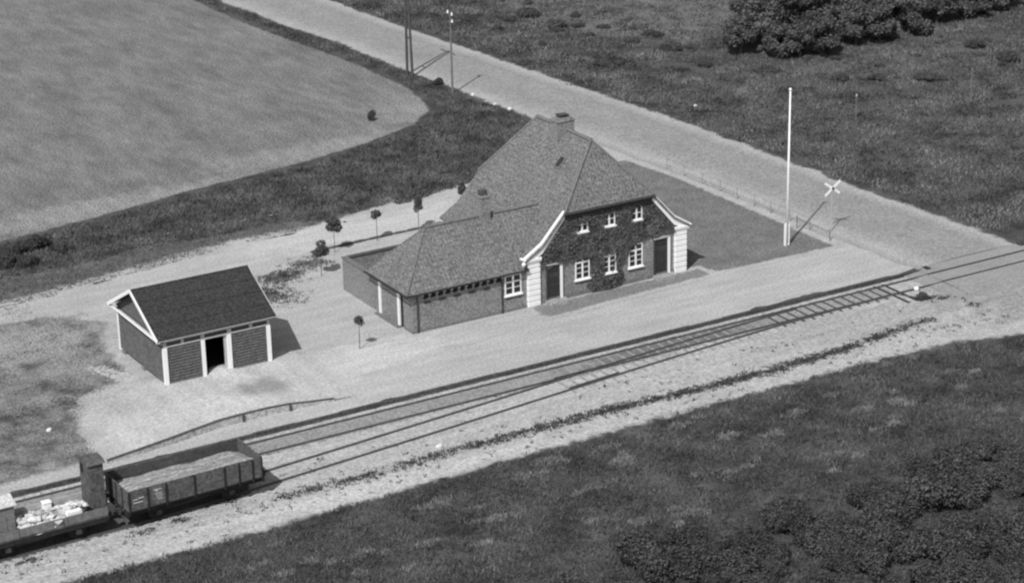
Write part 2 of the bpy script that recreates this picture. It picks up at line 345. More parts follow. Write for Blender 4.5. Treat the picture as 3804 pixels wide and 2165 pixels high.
# formation of the tracks, one step below the platform
BALL = [(-60, -9.9), (-29.5, -10.0), (-25.4, -10.0), (-16.8, -9.9), (-6.5, -9.5), (7.4, -9.4), (20, -9.4), (24, -9.8), (29, -11.2), (40, -12.5), (60, -13), (60, .7), (-60, .7)]
BALL = [(x, y-.5) if y < 0 else (x, y) for x, y in BALL]
graded('ballast_bed', [(x, y) if y > 0 else (x, y) for x, y in BALL], -.10, G_BALL, 1.5, .4, hard=lambda a, b: (a[1] > .5 and b[1] > .5) or a[0] == b[0], clamp=True)
sheet('track_bed', [(-45, -1.62), (26.2, -1.62), (26.2, .12), (-45, .12)], -.092, G_BED, .07, .3, 5.5, 120, .4)
sheet('wagon_shade_bed', [(-45, -5.9), (-26, -5.85), (-19.3, -5.55), (-18.9, -3.9), (-26, -3.9), (-45, -4.0)], -.096, mat('wagon_shade_ballast', .07, .12, .5, .3), .1, .3, 3.5, 60, .5)  # dark ballast sheet: the shade beneath the wagons put into the ground colour

# the road: a strip whose shoulders are dusted paler than the worn middle
RL = [(22.6, 125), (23.4, 96.5), (24.4, 82.3), (25.6, 74), (26.1, 61.8), (26.7, 53.6), (27.4, 44.9), (28.3, 30.4), (28.7, 25.6), (29.2, 16.4), (29.3, 9.4), (29.6, 4.2), (29.9, 1.2)]
RR = [(29.5, 125), (31.6, 96), (32.3, 88.8), (33.0, 75.6), (34.6, 58.8), (35.6, 46.8), (36.6, 37), (37.1, 23.5), (37.3, 15.7), (38, 8.2), (38.3, 1.2)]
def interp(pts, y):
    p = sorted((b, a) for a, b in pts); return float(np.interp(y, [q[0] for q in p], [q[1] for q in p]))
COVER = []; ys = list(np.arange(1.2, 125, .5)); nu = 22; V = []; F = []; UV = []
for i, y in enumerate(ys):
    xl = interp(RL, y) - (.5 if y > 37 else 0) + .35*noise.noise((y*.5, 1, 0)) + .2*noise.noise((y*2.2, 4, 0)); xr = interp(RR, y) + .5 + .35*noise.noise((y*.5, 9, 0)) + .2*noise.noise((y*2.2, 7, 0))
    for j in range(nu+1):
        u = j/nu; V.append((xl+(xr-xl)*u, y, .008 + .06*math.sin(math.pi*u))); UV.append(u); dl = u*(xr-xl) if y > 37 else 9; COVER.append(min(1, dl/1.1, (1-u)*(xr-xl)/1.1))
for i in range(len(ys)-1):
    for j in range(nu):
        a = i*(nu+1)+j; F.append((a, a+1, a+nu+2, a+nu+1))
rm = mat('road_gravel', .27, .33, .3, .24, 7.5, bump=.012, under='rough_grass_soil', mix=1.5)
t = rm.node_tree; N = t.nodes; L = t.links; bs = N['Principled BSDF']; src = bs.inputs['Base Color'].links[0].from_socket
at = N.new('ShaderNodeAttribute'); at.attribute_name = 'across'; rp = N.new('ShaderNodeValToRGB'); L.new(at.outputs['Fac'], rp.inputs[0])
el = rp.color_ramp.elements; el[0].position = 0; el[0].color = (1.0,)*3+(1,); el[1].position = 1; el[1].color = (1.05,)*3+(1,)
for ps, c in ((.10, 1.28), (.26, .98), (.42, .90), (.60, .95), (.76, .92), (.90, 1.3)):
    e = el.new(ps); e.color = (c, c, c, 1)
mv = N.new('ShaderNodeMath'); mv.operation = 'MULTIPLY'; L.new(src, mv.inputs[0]); L.new(rp.outputs[0], mv.inputs[1]); L.new(mv.outputs[0], bs.inputs['Base Color'])
me = bpy.data.meshes.new('road'); me.from_pydata(V, [], F); me.materials.append(rm)
ac = me.attributes.new('across', 'FLOAT', 'POINT'); ac.data.foreach_set('value', UV); ac = me.attributes.new('cover', 'FLOAT', 'POINT'); ac.data.foreach_set('value', COVER)
o = bpy.data.objects.new('road', me); COL.objects.link(o); tag(o, kind='structure')
# level crossing deck: the road carried over the rails
c = MB(); ys2 = [1.2, .9, .12, -.12, -1.40, -1.62, -2.6, -4.5]; zs2 = [.02, -.004, -.004, -.07, -.004, -.07, -.02, -.145]
b = MB()
for (ya, za), (yb, zb) in (((1.25, .022), (.1, -.006)), ((-.12, -.012), (-1.39, -.012)), ((-1.61, -.006), (-4.6, -.099))):
    b.poly([(29.9, ya, za), (38.3, ya, za), (38.3, yb, zb), (29.9, yb, zb)])
for xa, xb in ((29.9, 28.6), (38.3, 39.8)):
    b.poly([(xa, .72, .0), (xa, -4.6, -.099), (xb, -4.4, -.0995), (xb, .72, -.0995)])
tag(b.build('level_crossing', mat('crossing_gravel', .25, .32, .5, .2, 9), fix=False), kind='structure')

# the loading bank in front of the shed, held up by a low edging
def dock_y(x): return float(np.interp(x, [-24.4, -21, -17.4, -15, -12.7, -10.9, -8.8], [1.75, 2.05, 2.75, 2.85, 2.75, 2.65, 2.5]))
def dock_h(x): return float(np.interp(x, [-24.4, -21, -17.4, -15, -12.9, -11.2, -8.8], [.10, .30, .38, .40, .34, .12, 0]))
def bank_h(x, y):
    ye = dock_y(x); eh = dock_h(x); hs = float(np.interp(x, [-23, -19.6, -17.8, -11.0, -8.4], [0, .12, .34, .33, 0]))
    if y <= 9.3:
        t_ = min(1, max(0, (y-ye)/(9.3-ye))); t_ = t_*t_*(3-2*t_); h = eh*(1-t_)+hs*t_
    else:
        t_ = min(1, (y-9.3)/2.6); h = hs*(1-t_*t_*(3-2*t_))
    fade = min(1, max(0, (x+23.7)/1.6))*min(1, max(0, (-8.0-x)/1.5))
    return h*fade
xs = np.arange(-24.4, -7.9, .3); rows = 30; V = []; F = []
for x in xs:
    ye = dock_y(x)
    for j in range(rows+1):
        y = ye + (12.0-ye)*j/rows; V.append((x, y, .004 + bank_h(x, y) + .02*noise.noise((x*1.3, y*1.3, 0))*min(1, bank_h(x, y)*5)))
for i in range(len(xs)-1):
    for j in range(rows):
        a = i*(rows+1)+j
        if max(bank_h(V[k][0], V[k][1]) for k in (a, a+1, a+rows+1, a+rows+2)) > .012: F.append((a, a+rows+1, a+rows+2, a+1))
me = bpy.data.meshes.new('loading_bank'); me.from_pydata(V, [], F); me.materials.append(G_BANKG)
for p in me.polygons: p.use_smooth = True
ac = me.attributes.new('cover', 'FLOAT', 'POINT'); ac.data.foreach_set('value', [min(1, max(0, min((bank_h(v[0], v[1])-.012)*9, (v[0]+23.6)*.6, (11.6-v[1])*.7))) if v[1] > dock_y(v[0])+.3 else min(1, bank_h(v[0], v[1])*9) for v in V])
o = bpy.data.objects.new('loading_bank', me); COL.objects.link(o); tag(o, kind='structure')
rw = thing('retaining_edge', 'low timber edging holding up the pale loading bank beside the track', 'retaining wall', (-16, 2.6, 0))
dx = [-24.2, -22.4, -20.6, -18.9, -17.3, -15.9, -14.5, -13.1, -11.9, -10.4]
for a, b_ in zip(dx[:-1], dx[1:]):
    m = MB(); z0, z1 = dock_h(a)+.05, dock_h(b_)+.05; ya, yb = dock_y(a)-.06, dock_y(b_)-.06
    m.prism([(a, ya, -.02), (b_-.03, yb, -.02), (b_-.03, yb, z1), (a, ya, z0)], (0, .10, 0)); m.build('plank', MATS.get('bleached_plank') or mat('bleached_plank', .38, .46, 1.2, .3, 8), rw); c_ = MB(); c_.prism([(a, ya-.03, z0), (b_-.03, yb-.03, z1), (b_-.03, yb-.03, z1+.035), (a, ya-.03, z0+.035)], (0, .17, 0)); c_.build('cap', M_POLE, rw)
for x in dx[5:8:2]:
    MB().box(x-.06, x+.06, dock_y(x)-.16, dock_y(x)-.06, -.02, dock_h(x)+.03).build('post', M_POLE, rw)
# platform edge of old sleepers on edge
pe = thing('platform_kerb', 'long dark timber kerb along the platform and yard, beside the main line', 'kerb', (0, .9, -.15))
x = -44.0; k = 0
while x < 30.0:
    l = random.uniform(2.3, 2.8); x1 = min(x+l, 30.4); dz = random.uniform(-.03, .02); dy = random.uniform(-.03, .03)
    MB().box(x, x1-.04, .82+dy, 1.03+dy, -.16, .04+dz).build('sleeper', M_SLEEP, pe); x = x1
MB().box(30.4, 30.75, .6, 1.1, -.14, .06).build('end_block', M_DARK, pe)

# ------------------------------------------------------------------ tracks
SID = [(-48, -5.2), (-36, -5.18), (-30, -5.10), (-22, -4.84), (-17.4, -4.36), (-12.6, -3.90), (-5.8, -3.21), (.6, -2.53), (6.2, -1.95), (11.8, -1.45), (16.4, -1.08), (20, -.90), (25.4, -.80)]
def spl(pts, x):
    X = [p[0] for p in pts]; Y = [p[1] for p in pts]; i = max(0, min(len(X)-2, int(np.searchsorted(X, x)-1)))
    def sl(j):
        j0, j1 = max(0, j-1), min(len(X)-1, j+1); return (Y[j1]-Y[j0])/(X[j1]-X[j0])
    h = X[i+1]-X[i]; t_ = (x-X[i])/h; a, b_ = sl(i)*h, sl(i+1)*h
    return (2*t_**3-3*t_**2+1)*Y[i]+(t_**3-2*t_**2+t_)*a+(-2*t_**3+3*t_**2)*Y[i+1]+(t_**3-t_**2)*b_
def rail(parent, f, x0, x1, name='rail'):
    xs_ = np.linspace(x0, x1, max(2, int((x1-x0)/1.0))); m = MB()
    prof = [(-.06, -.12), (.06, -.12), (.06, -.085), (.033, -.05), (.033, 0), (-.033, 0), (-.033, -.05), (-.06, -.085)]; n = len(prof)
    for x in xs_:
        for a, z in prof: m.v.append((x, f(x)+a, z))
    for i in range(len(xs_)-1):
        for j in range(n): m.f.append((i*n+j, i*n+(j+1) % n, (i+1)*n+(j+1) % n, (i+1)*n+j))
    m.f.append(tuple(range(n))); m.f.append(tuple(range((len(xs_)-1)*n, len(xs_)*n)))
    return m.build(name, M_RAIL, parent)
mt = thing('main_track', 'straight railway line running past the station platform and over the road', 'railway track', (0, -.75, -.15))
rail(mt, lambda x: 0.0, -60, 140); rail(mt, lambda x: -1.505, -60, 140)
stt = thing('siding_track', 'siding track curving away from the main line towards the wagons', 'railway track', (-10, -3.6, -.15))
rail(stt, lambda x: spl(SID, x)+.7525, -48, 19.5); rail(stt, lambda x: spl(SID, x)-.7525, -48, 25.2)
rail(stt, lambda x: -1.505+.16, 1.5, 5.0, 'check_rail'); rail(stt, lambda x: spl(SID, x)-.7525+.17, 1.5, 5.0, 'check_rail')
for i, x in enumerate(np.arange(17.3, 25.6, .72)):
    yn = spl(SID, min(x, 25.4))-.7525; l0, l1 = .25, yn-.30-random.uniform(0, .15)
    sl = MB().box(x-.09, x+.09, l1, l0, -.30, -.082); o = sl.build('sleeper', M_SLEEP, mt)
for x in (25.9, 26.55):
    MB().box(x-.1, x+.1, -3.1, .3, -.3, -.072).build('sleeper', M_DARK, mt)
for x in np.arange(1.5, 17.0, .72):
    yn = spl(SID, x)-.7525; MB().box(x-.08, x+.08, yn-.35-random.uniform(0, .2), .3, -.30, -.0885+random.uniform(-.002, .004)).build('sleeper', mat('buried_sleeper', .24, .31, 1) if x < 1.6 else MATS['buried_sleeper'], mt)
lv = thing('switch_lever', 'point lever with a round white weight beside the end of the turnout', 'switch lever', (27.0, -3.0, -.15))
MB().box(26.6, 27.5, -3.3, -2.75, -.12, .02).build('base', M_DARK, lv)
MB().box(26.85, 27.2, -3.2, -2.8, .02, .28).build('lever_box', M_IRON, lv)
MB().cyl((27.0, -2.95, .2), (26.75, -2.75, .62), .03).build('lever', M_IRON, lv)
MB().blob((26.72, -2.73, .55), (.16, .16, .15), rough=.03).build('weight', M_WHITE, lv, smooth=True)
MB().cyl((26.9, -2.8, -.06), (26.2, -1.6, -.09), .035).build('rod', M_IRON, lv)

# ------------------------------------------------------------------ station building
st = thing('station_building', 'brick railway station with steep tiled roof, white rusticated corner pilasters and ivy on its gable', 'station', (11.85, 14, 0))
YF, YB = 9.05, 18.95; XL, XR = 6.1, 17.6; XC = 11.85
def rz(x):                                                   # roof surface height of the main block at x
    a = abs(x-XC)
    return 9.2-1.096*a if a < 4.85 else 9.2-1.096*4.85-(a-4.85)*.62
def gable(y, d):
    pts = [(XL, y, 0), (XR, y, 0)]
    for a in (5.75, 4.85, 3.25): pts.append((XC+a, y, rz(XC+a)-.16))
    for a in (-3.25, -4.85, -5.75): pts.append((XC+a, y, rz(XC+a)-.16))
    return pts, (0, d, 0)
m = MB(); m.prism(*gable(YF, YB-YF)); m.build('wall', M_BRICK, st)
MB().box(-1.95, XL-.003, YF+.004, 13.9, 0, 2.5).build('wing_wall', M_BRICK, st)
MB().box(6.2, 17.5, YF-.06, YF+.01, 0, .28).build('plinth', mat('plinth_render', .15, .19, 1), st)
MB().box(-2.0, 6.0, YF-.045, YF+.01, 0, .16).build('plinth', MATS['plinth_render'], st)
# main roof: half-hipped, eaves kicked out
EY0, EY1 = 8.75, 19.25; AY0, AY1 = 10.84, 17.16; ex = 6.25
def R(a, y): return (XC+a, y, rz(XC+a))
m = MB()
for s in (-1, 1):
    q = [R(s*3.25, EY0), R(s*3.25, EY1), (XC, AY1, 9.2), (XC, AY0, 9.2)]; q2 = [R(s*4.85, EY0), R(s*4.85, EY1), R(s*3.25, EY1), R(s*3.25, EY0)]
    q3 = [R(s*ex, EY0), R(s*ex, EY1), R(s*4.85, EY1), R(s*4.85, EY0)]
    for z in (q, q2, q3): m.poly(z if s == 1 else z[::-1])
zh = rz(XC-3.25)
m.poly([(XC-3.25, EY0, zh), (XC+3.25, EY0, zh), (XC, AY0, 9.2)]); m.poly([(XC+3.25, EY1, zh), (XC-3.25, EY1, zh), (XC, AY1, 9.2)])
roof = m.build('roof', M_TILE, st, solid=.14, uv=True)
m = MB(); m.cyl((XC, AY0-.05, 9.22), (XC, AY1+.05, 9.22), .13, n=8); m.build('ridge_tiles', M_RIDGE, roof)
for s in (-1, 1):
    for ya, yb in ((EY0, AY0), (EY1, AY1)):
        MB().cyl((XC+s*3.25, ya, zh+.03), (XC, yb, 9.23), .08, n=8).build('hip_tiles', M_RIDGE, roof)
MB().cyl((XC-3.35, EY0-.05, zh-.08), (XC+3.35, EY0-.05, zh-.08), .075, n=8).build('gutter', M_IRON, roof)
MB().box(XC-3.2, XC+3.2, EY0+.02, EY0+.12, zh-.30, zh-.14).build('fascia', M_DARK, roof)
ch = MB().box(11.1, 12.35, 13.55, 14.4, 8.4, 9.75).build('chimney', M_BRICK, roof)
def sub(par, name, mb, mt_): return mb.build(name, mt_, par)
sub(roof, 'chimney_cap', MB().box(11.05, 12.4, 13.5, 14.45, 9.75, 9.85).box(11.2, 12.25, 13.62, 14.33, 9.85, 9.95), M_BRICK)
sub(roof, 'chimney_cover', MB().obox((11.75, 14, 10.12), (.75, .5, .05), Matrix.Rotation(.08, 3, 'Y')).box(11.45, 11.51, 13.75, 14.25, 9.95, 10.1).box(12.0, 12.06, 13.75, 14.25, 9.95, 10.1), M_POLE)
d = Vector((1, 0, 1.096)).normalized(); nn = Vector((-1.096, 0, 1)).normalized(); rm3 = Matrix((d, Vector((0, 1, 0)), nn)).transposed()
cc = Vector((10.45, 12.15, rz(10.45)))
sub(roof, 'skylight', MB().obox(cc+nn*.04, (.85, .6, .1), rm3), M_RIDGE); sub(roof, 'skylight_glass', MB().obox(cc+nn*.095, (.68, .42, .02), rm3), M_DARK)
# wing roof
m = MB(); ze = 2.55; wy0, wy1, wr, zr = 8.80, 14.2, 11.65, 5.5; wx = -2.4
m.poly([(wx, wy0, ze), (6.02, wy0, ze), (6.02, 9.12, ze+.32*1.035), (8.0, 9.12, ze+.32*1.035), (9.2, wr, zr), (.5, wr, zr)])
m.poly([(wx, wy1, ze), (wx, wy0, ze), (.5, wr, zr)]); m.poly([(9.2, wr, zr), (7.0, wy1, ze), (wx, wy1, ze), (.5, wr, zr)])
wroof = m.build('wing_roof', M_TILE, st, solid=.10, uv=True)
MB().cyl((.5, wr, zr+.02), (8.6, wr, zr+.02), .12, n=8).build('ridge_tiles', M_RIDGE, wroof)
MB().cyl((wx, wy0, ze+.02), (.5, wr, zr+.0), .05, n=8).build('hip_tiles', M_TILE, wroof); MB().cyl((wx, wy1, ze+.02), (.5, wr, zr+.0), .05, n=8).build('hip_tiles', M_TILE, wroof)
MB().cyl((wx-.04, wy0-.06, ze-.05), (6.0, wy0-.06, ze-.05), .06, n=8).build('gutter', M_DARK, wroof); MB().cyl((wx-.06, wy0-.05, ze-.05), (wx-.06, wy1, ze-.05), .06, n=8).build('gutter', M_DARK, wroof)
wch = MB().box(4.2, 4.85, 11.3, 12.0, 5.0, 6.7).build('wing_chimney', M_BRICK, st)
MB().box(4.15, 4.9, 11.25, 12.05, 6.7, 6.8).build('chimney_cap', M_BRICK, wch); MB().box(4.3, 4.75, 11.45, 11.85, 6.8, 7.12).build('chimney_pot', M_POLE, wch)
for i in range(12):                                          # rafter tails under the wing eaves
    x = -1.35+i*.5
    MB().prism([(x, 8.83, ze-.10), (x, 9.05, ze-.02), (x, 9.05, ze-.20), (x, 8.83, ze-.24)], (.09, 0, 0)).build('rafter_tail', M_GREYP, wroof)
for i in range(11):
    x = -1.18+i*.5; pn = MB().box(x, x+.33, 9.02, 9.052, 2.06, 2.32).build('vent_window', M_BLACK, st)
for i in range(5):
    x = -1.15+i*1.02; MB().box(x, x+.46, 9.0, 9.052, 1.78, 1.88).build('vent_slot', M_DARK, st)
for x in (-1.62, 4.20):
    m = MB().cyl((x, 8.98, 0), (x, 8.98, 2.35), .05).cyl((x, 8.98, 2.35), (x, 8.76, 2.5), .05); m.build('downpipe', M_IRON, st)
# pilasters
def pilaster(x0, x1, out):
    zc = 2.86; root = MB().box(x0+.03, x1-.03, YF-.12, YF+.45, 0, zc).build('pilaster', M_WHITE2, st)
    n = 8; h = zc/n
    for i in range(n):
        k = random.uniform(-.006, .006)
        MB().box(x0, x1, YF-.17+k, YF+.48, i*h+.022, (i+1)*h-.022).build('block', M_WHITE, root, bevel=.03)
    a, b_ = (x0-.28, x1+.06) if out < 0 else (x0-.06, x1+.28)
    MB().box(a+.1 if out < 0 else a, b_ if out < 0 else b_-.1, YF-.22, YF+.50, zc+.003, zc+.12).box(a, b_, YF-.27, YF+.52, zc+.12, zc+.30).build('capital', M_WHITE, root, bevel=.02)
    # kneeler and verge coping up to the half hip
    kx = XC+out*5.95; s = out
    top = [(XC+s*6.2, zc+.30), (XC+s*6.2, rz(XC+s*6.2)+.12), (XC+s*4.85, rz(XC+s*4.85)+.12), (XC+s*3.22, rz(XC+s*3.22)+.08), (XC+s*3.22, rz(XC+s*3.22)-.42), (XC+s*4.85, rz(XC+s*4.85)-.54), (XC+s*5.2, zc+.30)]
    MB().prism([(x, YF-.22, z) for x, z in top], (0, .20, 0)).build('verge_coping', M_WHITE, root)
pilaster(5.98, 6.88, -1); pilaster(16.82, 17.72, 1)
# windows and doors
def window(x0, x1, z0, z1, cols, rows, y=YF, frame=M_WHITE, transom=0):
    f = MB(); t_ = .075; yo = y-.05
    f.box(x0, x0+t_, yo, y+.01, z0, z1).box(x1-t_, x1, yo, y+.01, z0, z1).box(x0+t_, x1-t_, yo, y+.01, z1-t_, z1).box(x0+t_, x1-t_, yo, y+.01, z0, z0+t_)
    W_ = (x1-x0-2*t_); H_ = z1-z0-2*t_; mull = []
    for c_ in range(1, cols):
        xm = x0+t_+W_*c_/cols; wd = .06 if c_ == cols/2 else .02; f.box(xm-wd, xm+wd, yo+.003, y+.01, z0+t_, z1-t_)
    for r_ in range(1, rows):
        zm = z0+t_+H_*r_/rows; wd = .045 if (transom and r_ == transom) else .017; f.box(x0+t_, x1-t_, yo+.008, y+.01, zm-wd, zm+wd)
    o = f.build('window', frame, st)
    for c_ in range(cols):
        for r_ in range(rows):
            MB().box(x0+t_+W_*c_/cols+.01, x0+t_+W_*(c_+1)/cols-.01, y-.028, y+.004, z0+t_+H_*r_/rows+.01, z0+t_+H_*(r_+1)/rows-.01).build('pane', M_GLASS, o)
    MB().box(x0-.07, x1+.07, y-.13, y+.01, z0-.09, z0-.003).build('sill', frame, o)
    MB().box(x0-.02, x1+.02, y-.07, y+.01, z0-.20, z0-.09).build('apron', M_DARK, o)
for x in (9.46, 11.42, 13.40): window(x, x+1.04, 1.05, 2.56, 2, 4, transom=3)
window(4.42, 5.58, 1.08, 2.36, 2, 3, y=YF, transom=2)
for x in (9.56, 11.54, 13.56): window(x, x+.86, 4.13, 5.02, 2, 2)
def door(x0, x1, z1):
    lf = MB().box(x0, x1, YF-.02, YF+.02, .2, z1).build('door', M_DOOR, st)
    for a, b_ in ((.35, 1.1), (1.2, z1-.75)): MB().box(x0+.12, x1-.12, YF-.035, YF-.015, a, b_).build('door_panel', M_DARK, lf)
    MB().box(x0+.12, x1-.12, YF-.03, YF-.01, z1-.45, z1-.1).build('fanlight', M_GLASS, lf)
    MB().box(x1, x1+.13, YF-.14, YF+.02, .18, z1+.05).build('jamb', M_WHITE, lf); MB().box(x0-.10, x0, YF-.10, YF+.02, .18, z1+.05).build('jamb', M_DOOR, lf)
    MB().box(x0-.10, x1+.13, YF-.12, YF+.02, z1+.05, z1+.16).build('lintel', M_GREYP, lf)
    MB().box(x0-.2, x1+.3, YF-.75, YF+.01, .012, .19).build('step', mat('step_stone%d' % int(x0), .3, .36, 1), lf)
door(7.46, 8.36, 2.35); door(15.38, 16.34, 2.5)
lamp = thing('wall_lamp', 'small white globe lamp on the wing roof edge beside the left pilaster', 'lamp', (5.55, 8.5, 3))
MB().blob((5.55, 8.62, 3.0), (.13, .13, .13), rough=.0).build('globe', M_WHITE, lamp, smooth=True); MB().cyl((5.75, 8.95, 2.8), (5.55, 8.64, 2.95), .025).build('bracket', M_IRON, lamp)
# wing end wall: boarded double door between white posts
XE = -1.95
for y in (10.62, 13.05):
    MB().box(XE-.12, XE+.02, y-.11, y+.11, 0, 2.2).build('door_post', M_WHITE, st)
for i in range(8):
    y0 = 10.75+i*.275; MB().box(XE-.04, XE+.01, y0, y0+.262, .1, 2.15).build('door_board', M_GREYP if False else M_BRICK, st)
MB().box(XE-.05, XE+.01, 10.2, 10.45, .1, 2.1).build('side_door', M_DARK, st)
MB().box(XE-.35, XE+.01, 10.4, 13.3, .012, .1).build('threshold', MATS['plinth_render'], st)
MB().box(XE-.03, XE+.01, 9.1, 10.1, 0, .12).build('plinth', MATS['plinth_render'], st)
# walled back yard behind the wing
yw = thing('yard_wall', 'brick wall with dark coping round the small yard behind the station wing', 'wall', (-1.9, 16, 0))
MB().box(-1.95, -1.70, 13.92, 18.2, 0, 2.1).build('wall', M_BRICK, yw); MB().box(-1.70, 6.3, 17.95, 18.2, 0, 2.1).build('wall', M_BRICK, yw)
MB().box(-2.0, -1.65, 13.95, 18.25, 2.1, 2.17).build('coping', M_RIDGE, yw); MB().box(-1.65, 6.3, 17.9, 18.25, 2.1, 2.17).build('coping', M_POLE, yw)
# ivy on the gable
def ivy_low(x):                                             # lower edge of the ivy along the facade
    base = float(np.interp(x, [6.9, 7.6, 8.6, 9.3, 9.8, 10.45, 10.62, 11.1, 12.5, 12.7, 13.2, 13.6, 14.2, 15.0, 15.6, 16.8], [2.45, 2.35, 2.45, 2.35, 2.35, 2.3, 1.0, .9, 1.1, 1.3, 1.9, 2.35, 2.75, 2.85, 2.8, 2.95]))
    return base + .22*noise.noise((x*2.3, 5, 0)) + .1*noise.noise((x*7, 1, 0))
pts = []; wins = [(x, x+.86, 4.13, 5.02) for x in (9.56, 11.54, 13.56)] + [(x, x+1.04, 1.0, 2.56) for x in (9.46, 11.42, 13.40)]
while len(pts) < 15000:
    x = random.uniform(6.8, 16.95); z = random.uniform(0, 5.6); lim = rz(x)-.40
    bush = ((x-11.75)/1.3)**2 + ((z-.55)/.7)**2 < 1+.5*noise.noise((x*2, z*2, 0))
    if not ((z > ivy_low(x) and z < lim) or bush): continue
    skip = False
    for i, (a, b_, c_, d_) in enumerate(wins):
        cut = .0
        if i < 3:                                            # leaves creep over the upper left of each attic window
            if a+(.10, .14, .05)[i] < x < b_+.02 and c_-.08 < z < d_-(.26, .10, .06)[i]+.0*x: skip = True
            elif a-.02 < x < b_ and c_-.08 < z < c_+.22: skip = True
        else:
            top = d_-(.22, .28, .05)[i-3]; lft = a+(0, .04, .04)[i-3]
            if lft-.02 < x < b_+.05 and c_-.12 < z < top: skip = True
    if 7.36 < x < 8.52 and z < 2.0: skip = True
    if 15.25 < x < 16.5 and z < 2.75: skip = True
    if skip: continue
    th = .05+.20*max(0, noise.noise((x*1.1, z*1.3, 2))+.35) + (.25*max(0, 1-abs(x-11.75)/1.2) if bush else 0)
    pts.append((x, YF-.04-random.uniform(0, th), z))
iv = thing('ivy', 'dark ivy covering the upper gable and trailing between the ground floor windows', 'ivy', (11.8, 8.95, 0))
C = np.array(pts); Nn = np.tile(np.array([[-.2, -1, .35]]), (len(C), 1))
leaves('foliage', C-np.array([11.8, 8.95, 0]), Nn, .085, M_IVY, iv, .55)
m = MB()
for x0, z0, x1, z1 in ((11.9, .1, 12.7, 2.8), (11.5, .1, 11.0, 2.9), (12.7, 2.8, 14.5, 3.4), (11, 2.9, 8.5, 3.2)): m.cyl((x0, YF-.05, z0), (x1, YF-.05, z1), .03, n=6)
m.build('stem', M_BARK, iv)

# ------------------------------------------------------------------ goods shed
sh = thing('goods_shed', 'dark boarded goods shed with white corner posts and a felted gable roof', 'shed', (-14.4, 12.7, .35))
X0, X1, Y0, Y1, Z0 = -17.67, -11.17, 9.26, 16.1, .36; ZT = 2.50; ZE = 2.92
PX = [(-17.74, -17.50), (-15.42, -15.20), (-13.82, -13.58), (-11.36, -11.12)]
def boards(a, b_, fixed, axis, z0, z1, n, slope=None):
    h = (z1-z0)/n
    for i in range(n):
        za = z0+i*h; zb = za+h*1.0-.03; a2, b2 = a, b_
        if slope: a2, b2 = slope(za+h*.5)
        if b2-a2 < .1: continue
        k = .055
        if axis == 'y':                                      # wall facing -Y, boards run along X, lower edge proud
            pts_ = [(a2, fixed-k, za), (a2, fixed-.006, zb), (a2, fixed+.02, zb), (a2, fixed+.02, za)]; off = (b2-a2, 0, 0)
        else:
            s_ = -1 if axis == '-x' else 1
            pts_ = [(fixed+s_*k, a2, za), (fixed+s_*.006, a2, zb), (fixed-s_*.02, a2, zb), (fixed-s_*.02, a2, za)]; off = (0, b2-a2, 0)
        MB().prism(pts_, off).build('board', M_BOARD, sh)
boards(PX[0][1], PX[1][0], Y0, 'y', Z0, ZT, 12); boards(PX[2][1], PX[3][0], Y0, 'y', Z0, ZT, 12)
MB().box(-13.98, -13.83, Y0+.05, Y0+.10, Z0, ZT).build('sliding_door_edge', M_GREYP, sh)
boards(Y0+.1, Y1, X0, '-x', Z0+.05, 2.72, 13)
gs = lambda z: (8.95+(z-3.0)*1.92+.1, 16.4-(z-3.0)*1.92-.1)
boards(0, 0, X0+.02, '-x', 2.95, 4.75, 10, gs)
MB().box(X1-.05, X1, Y0, Y1, Z0, 2.95).build('end_wall', M_BOARD, sh); MB().box(X0, X1, Y1-.05, Y1, Z0, 2.95).build('rear_wall', M_BOARD, sh)
MB().prism([(X1-.05, 9.0, 2.95), (X1-.05, 16.35, 2.95), (X1-.05, 12.67, 4.85)], (.05, 0, 0)).build('end_gable', M_BOARD, sh)
MB().box(X0+.05, X1-.05, Y0+.05, Y1-.05, Z0-.08, Z0+.02).build('floor', M_DARK, sh)
for i, (a, b_) in enumerate(PX): MB().box(a, b_, Y0-.10, Y0+.10, Z0-.03, ZT+.03).build('post', M_WHITE, sh)
MB().box(X0-.08, X0+.08, Y1-.16, Y1+.02, Z0-.15, 2.65).build('post', M_WHITE, sh)
MB().box(X0-.02, X1+.02, Y0-.07, Y0+.05, ZT+.03, ZT+.13).build('rail', M_GREYP, sh)
MB().box(X0-.02, X1+.02, Y0-.07, Y0+.05, ZE-.06, ZE+.02).build('top_plate', M_GREYP, sh)
for a, b_ in ((-17.67, -17.52), (-16.62, -16.45), (-15.42, -15.2), (-13.8, -13.55), (-12.42, -12.22), (-11.3, -11.15)):
    MB().box(a, b_, Y0-.075, Y0+.04, ZT+.13, ZE-.06).build('stud', M_GREYP, sh)
for a, b_ in ((-17.52, -16.62), (-16.45, -15.42), (-15.2, -13.8), (-13.55, -12.42), (-12.22, -11.3)):
    MB().box(a+.02, b_-.02, Y0-.01, Y0+.03, ZT+.13, ZE-.06).build('light', M_GLASS, sh)
MB().box(X0-.10, X0+.02, Y0-.05, Y1+.1, 2.74, 2.82).build('band', M_WHITE2, sh); MB().box(X0-.40, X0-.30, Y0-.26, Y1+.28, 2.95, 3.03).build('tie_board', M_WHITE, sh)
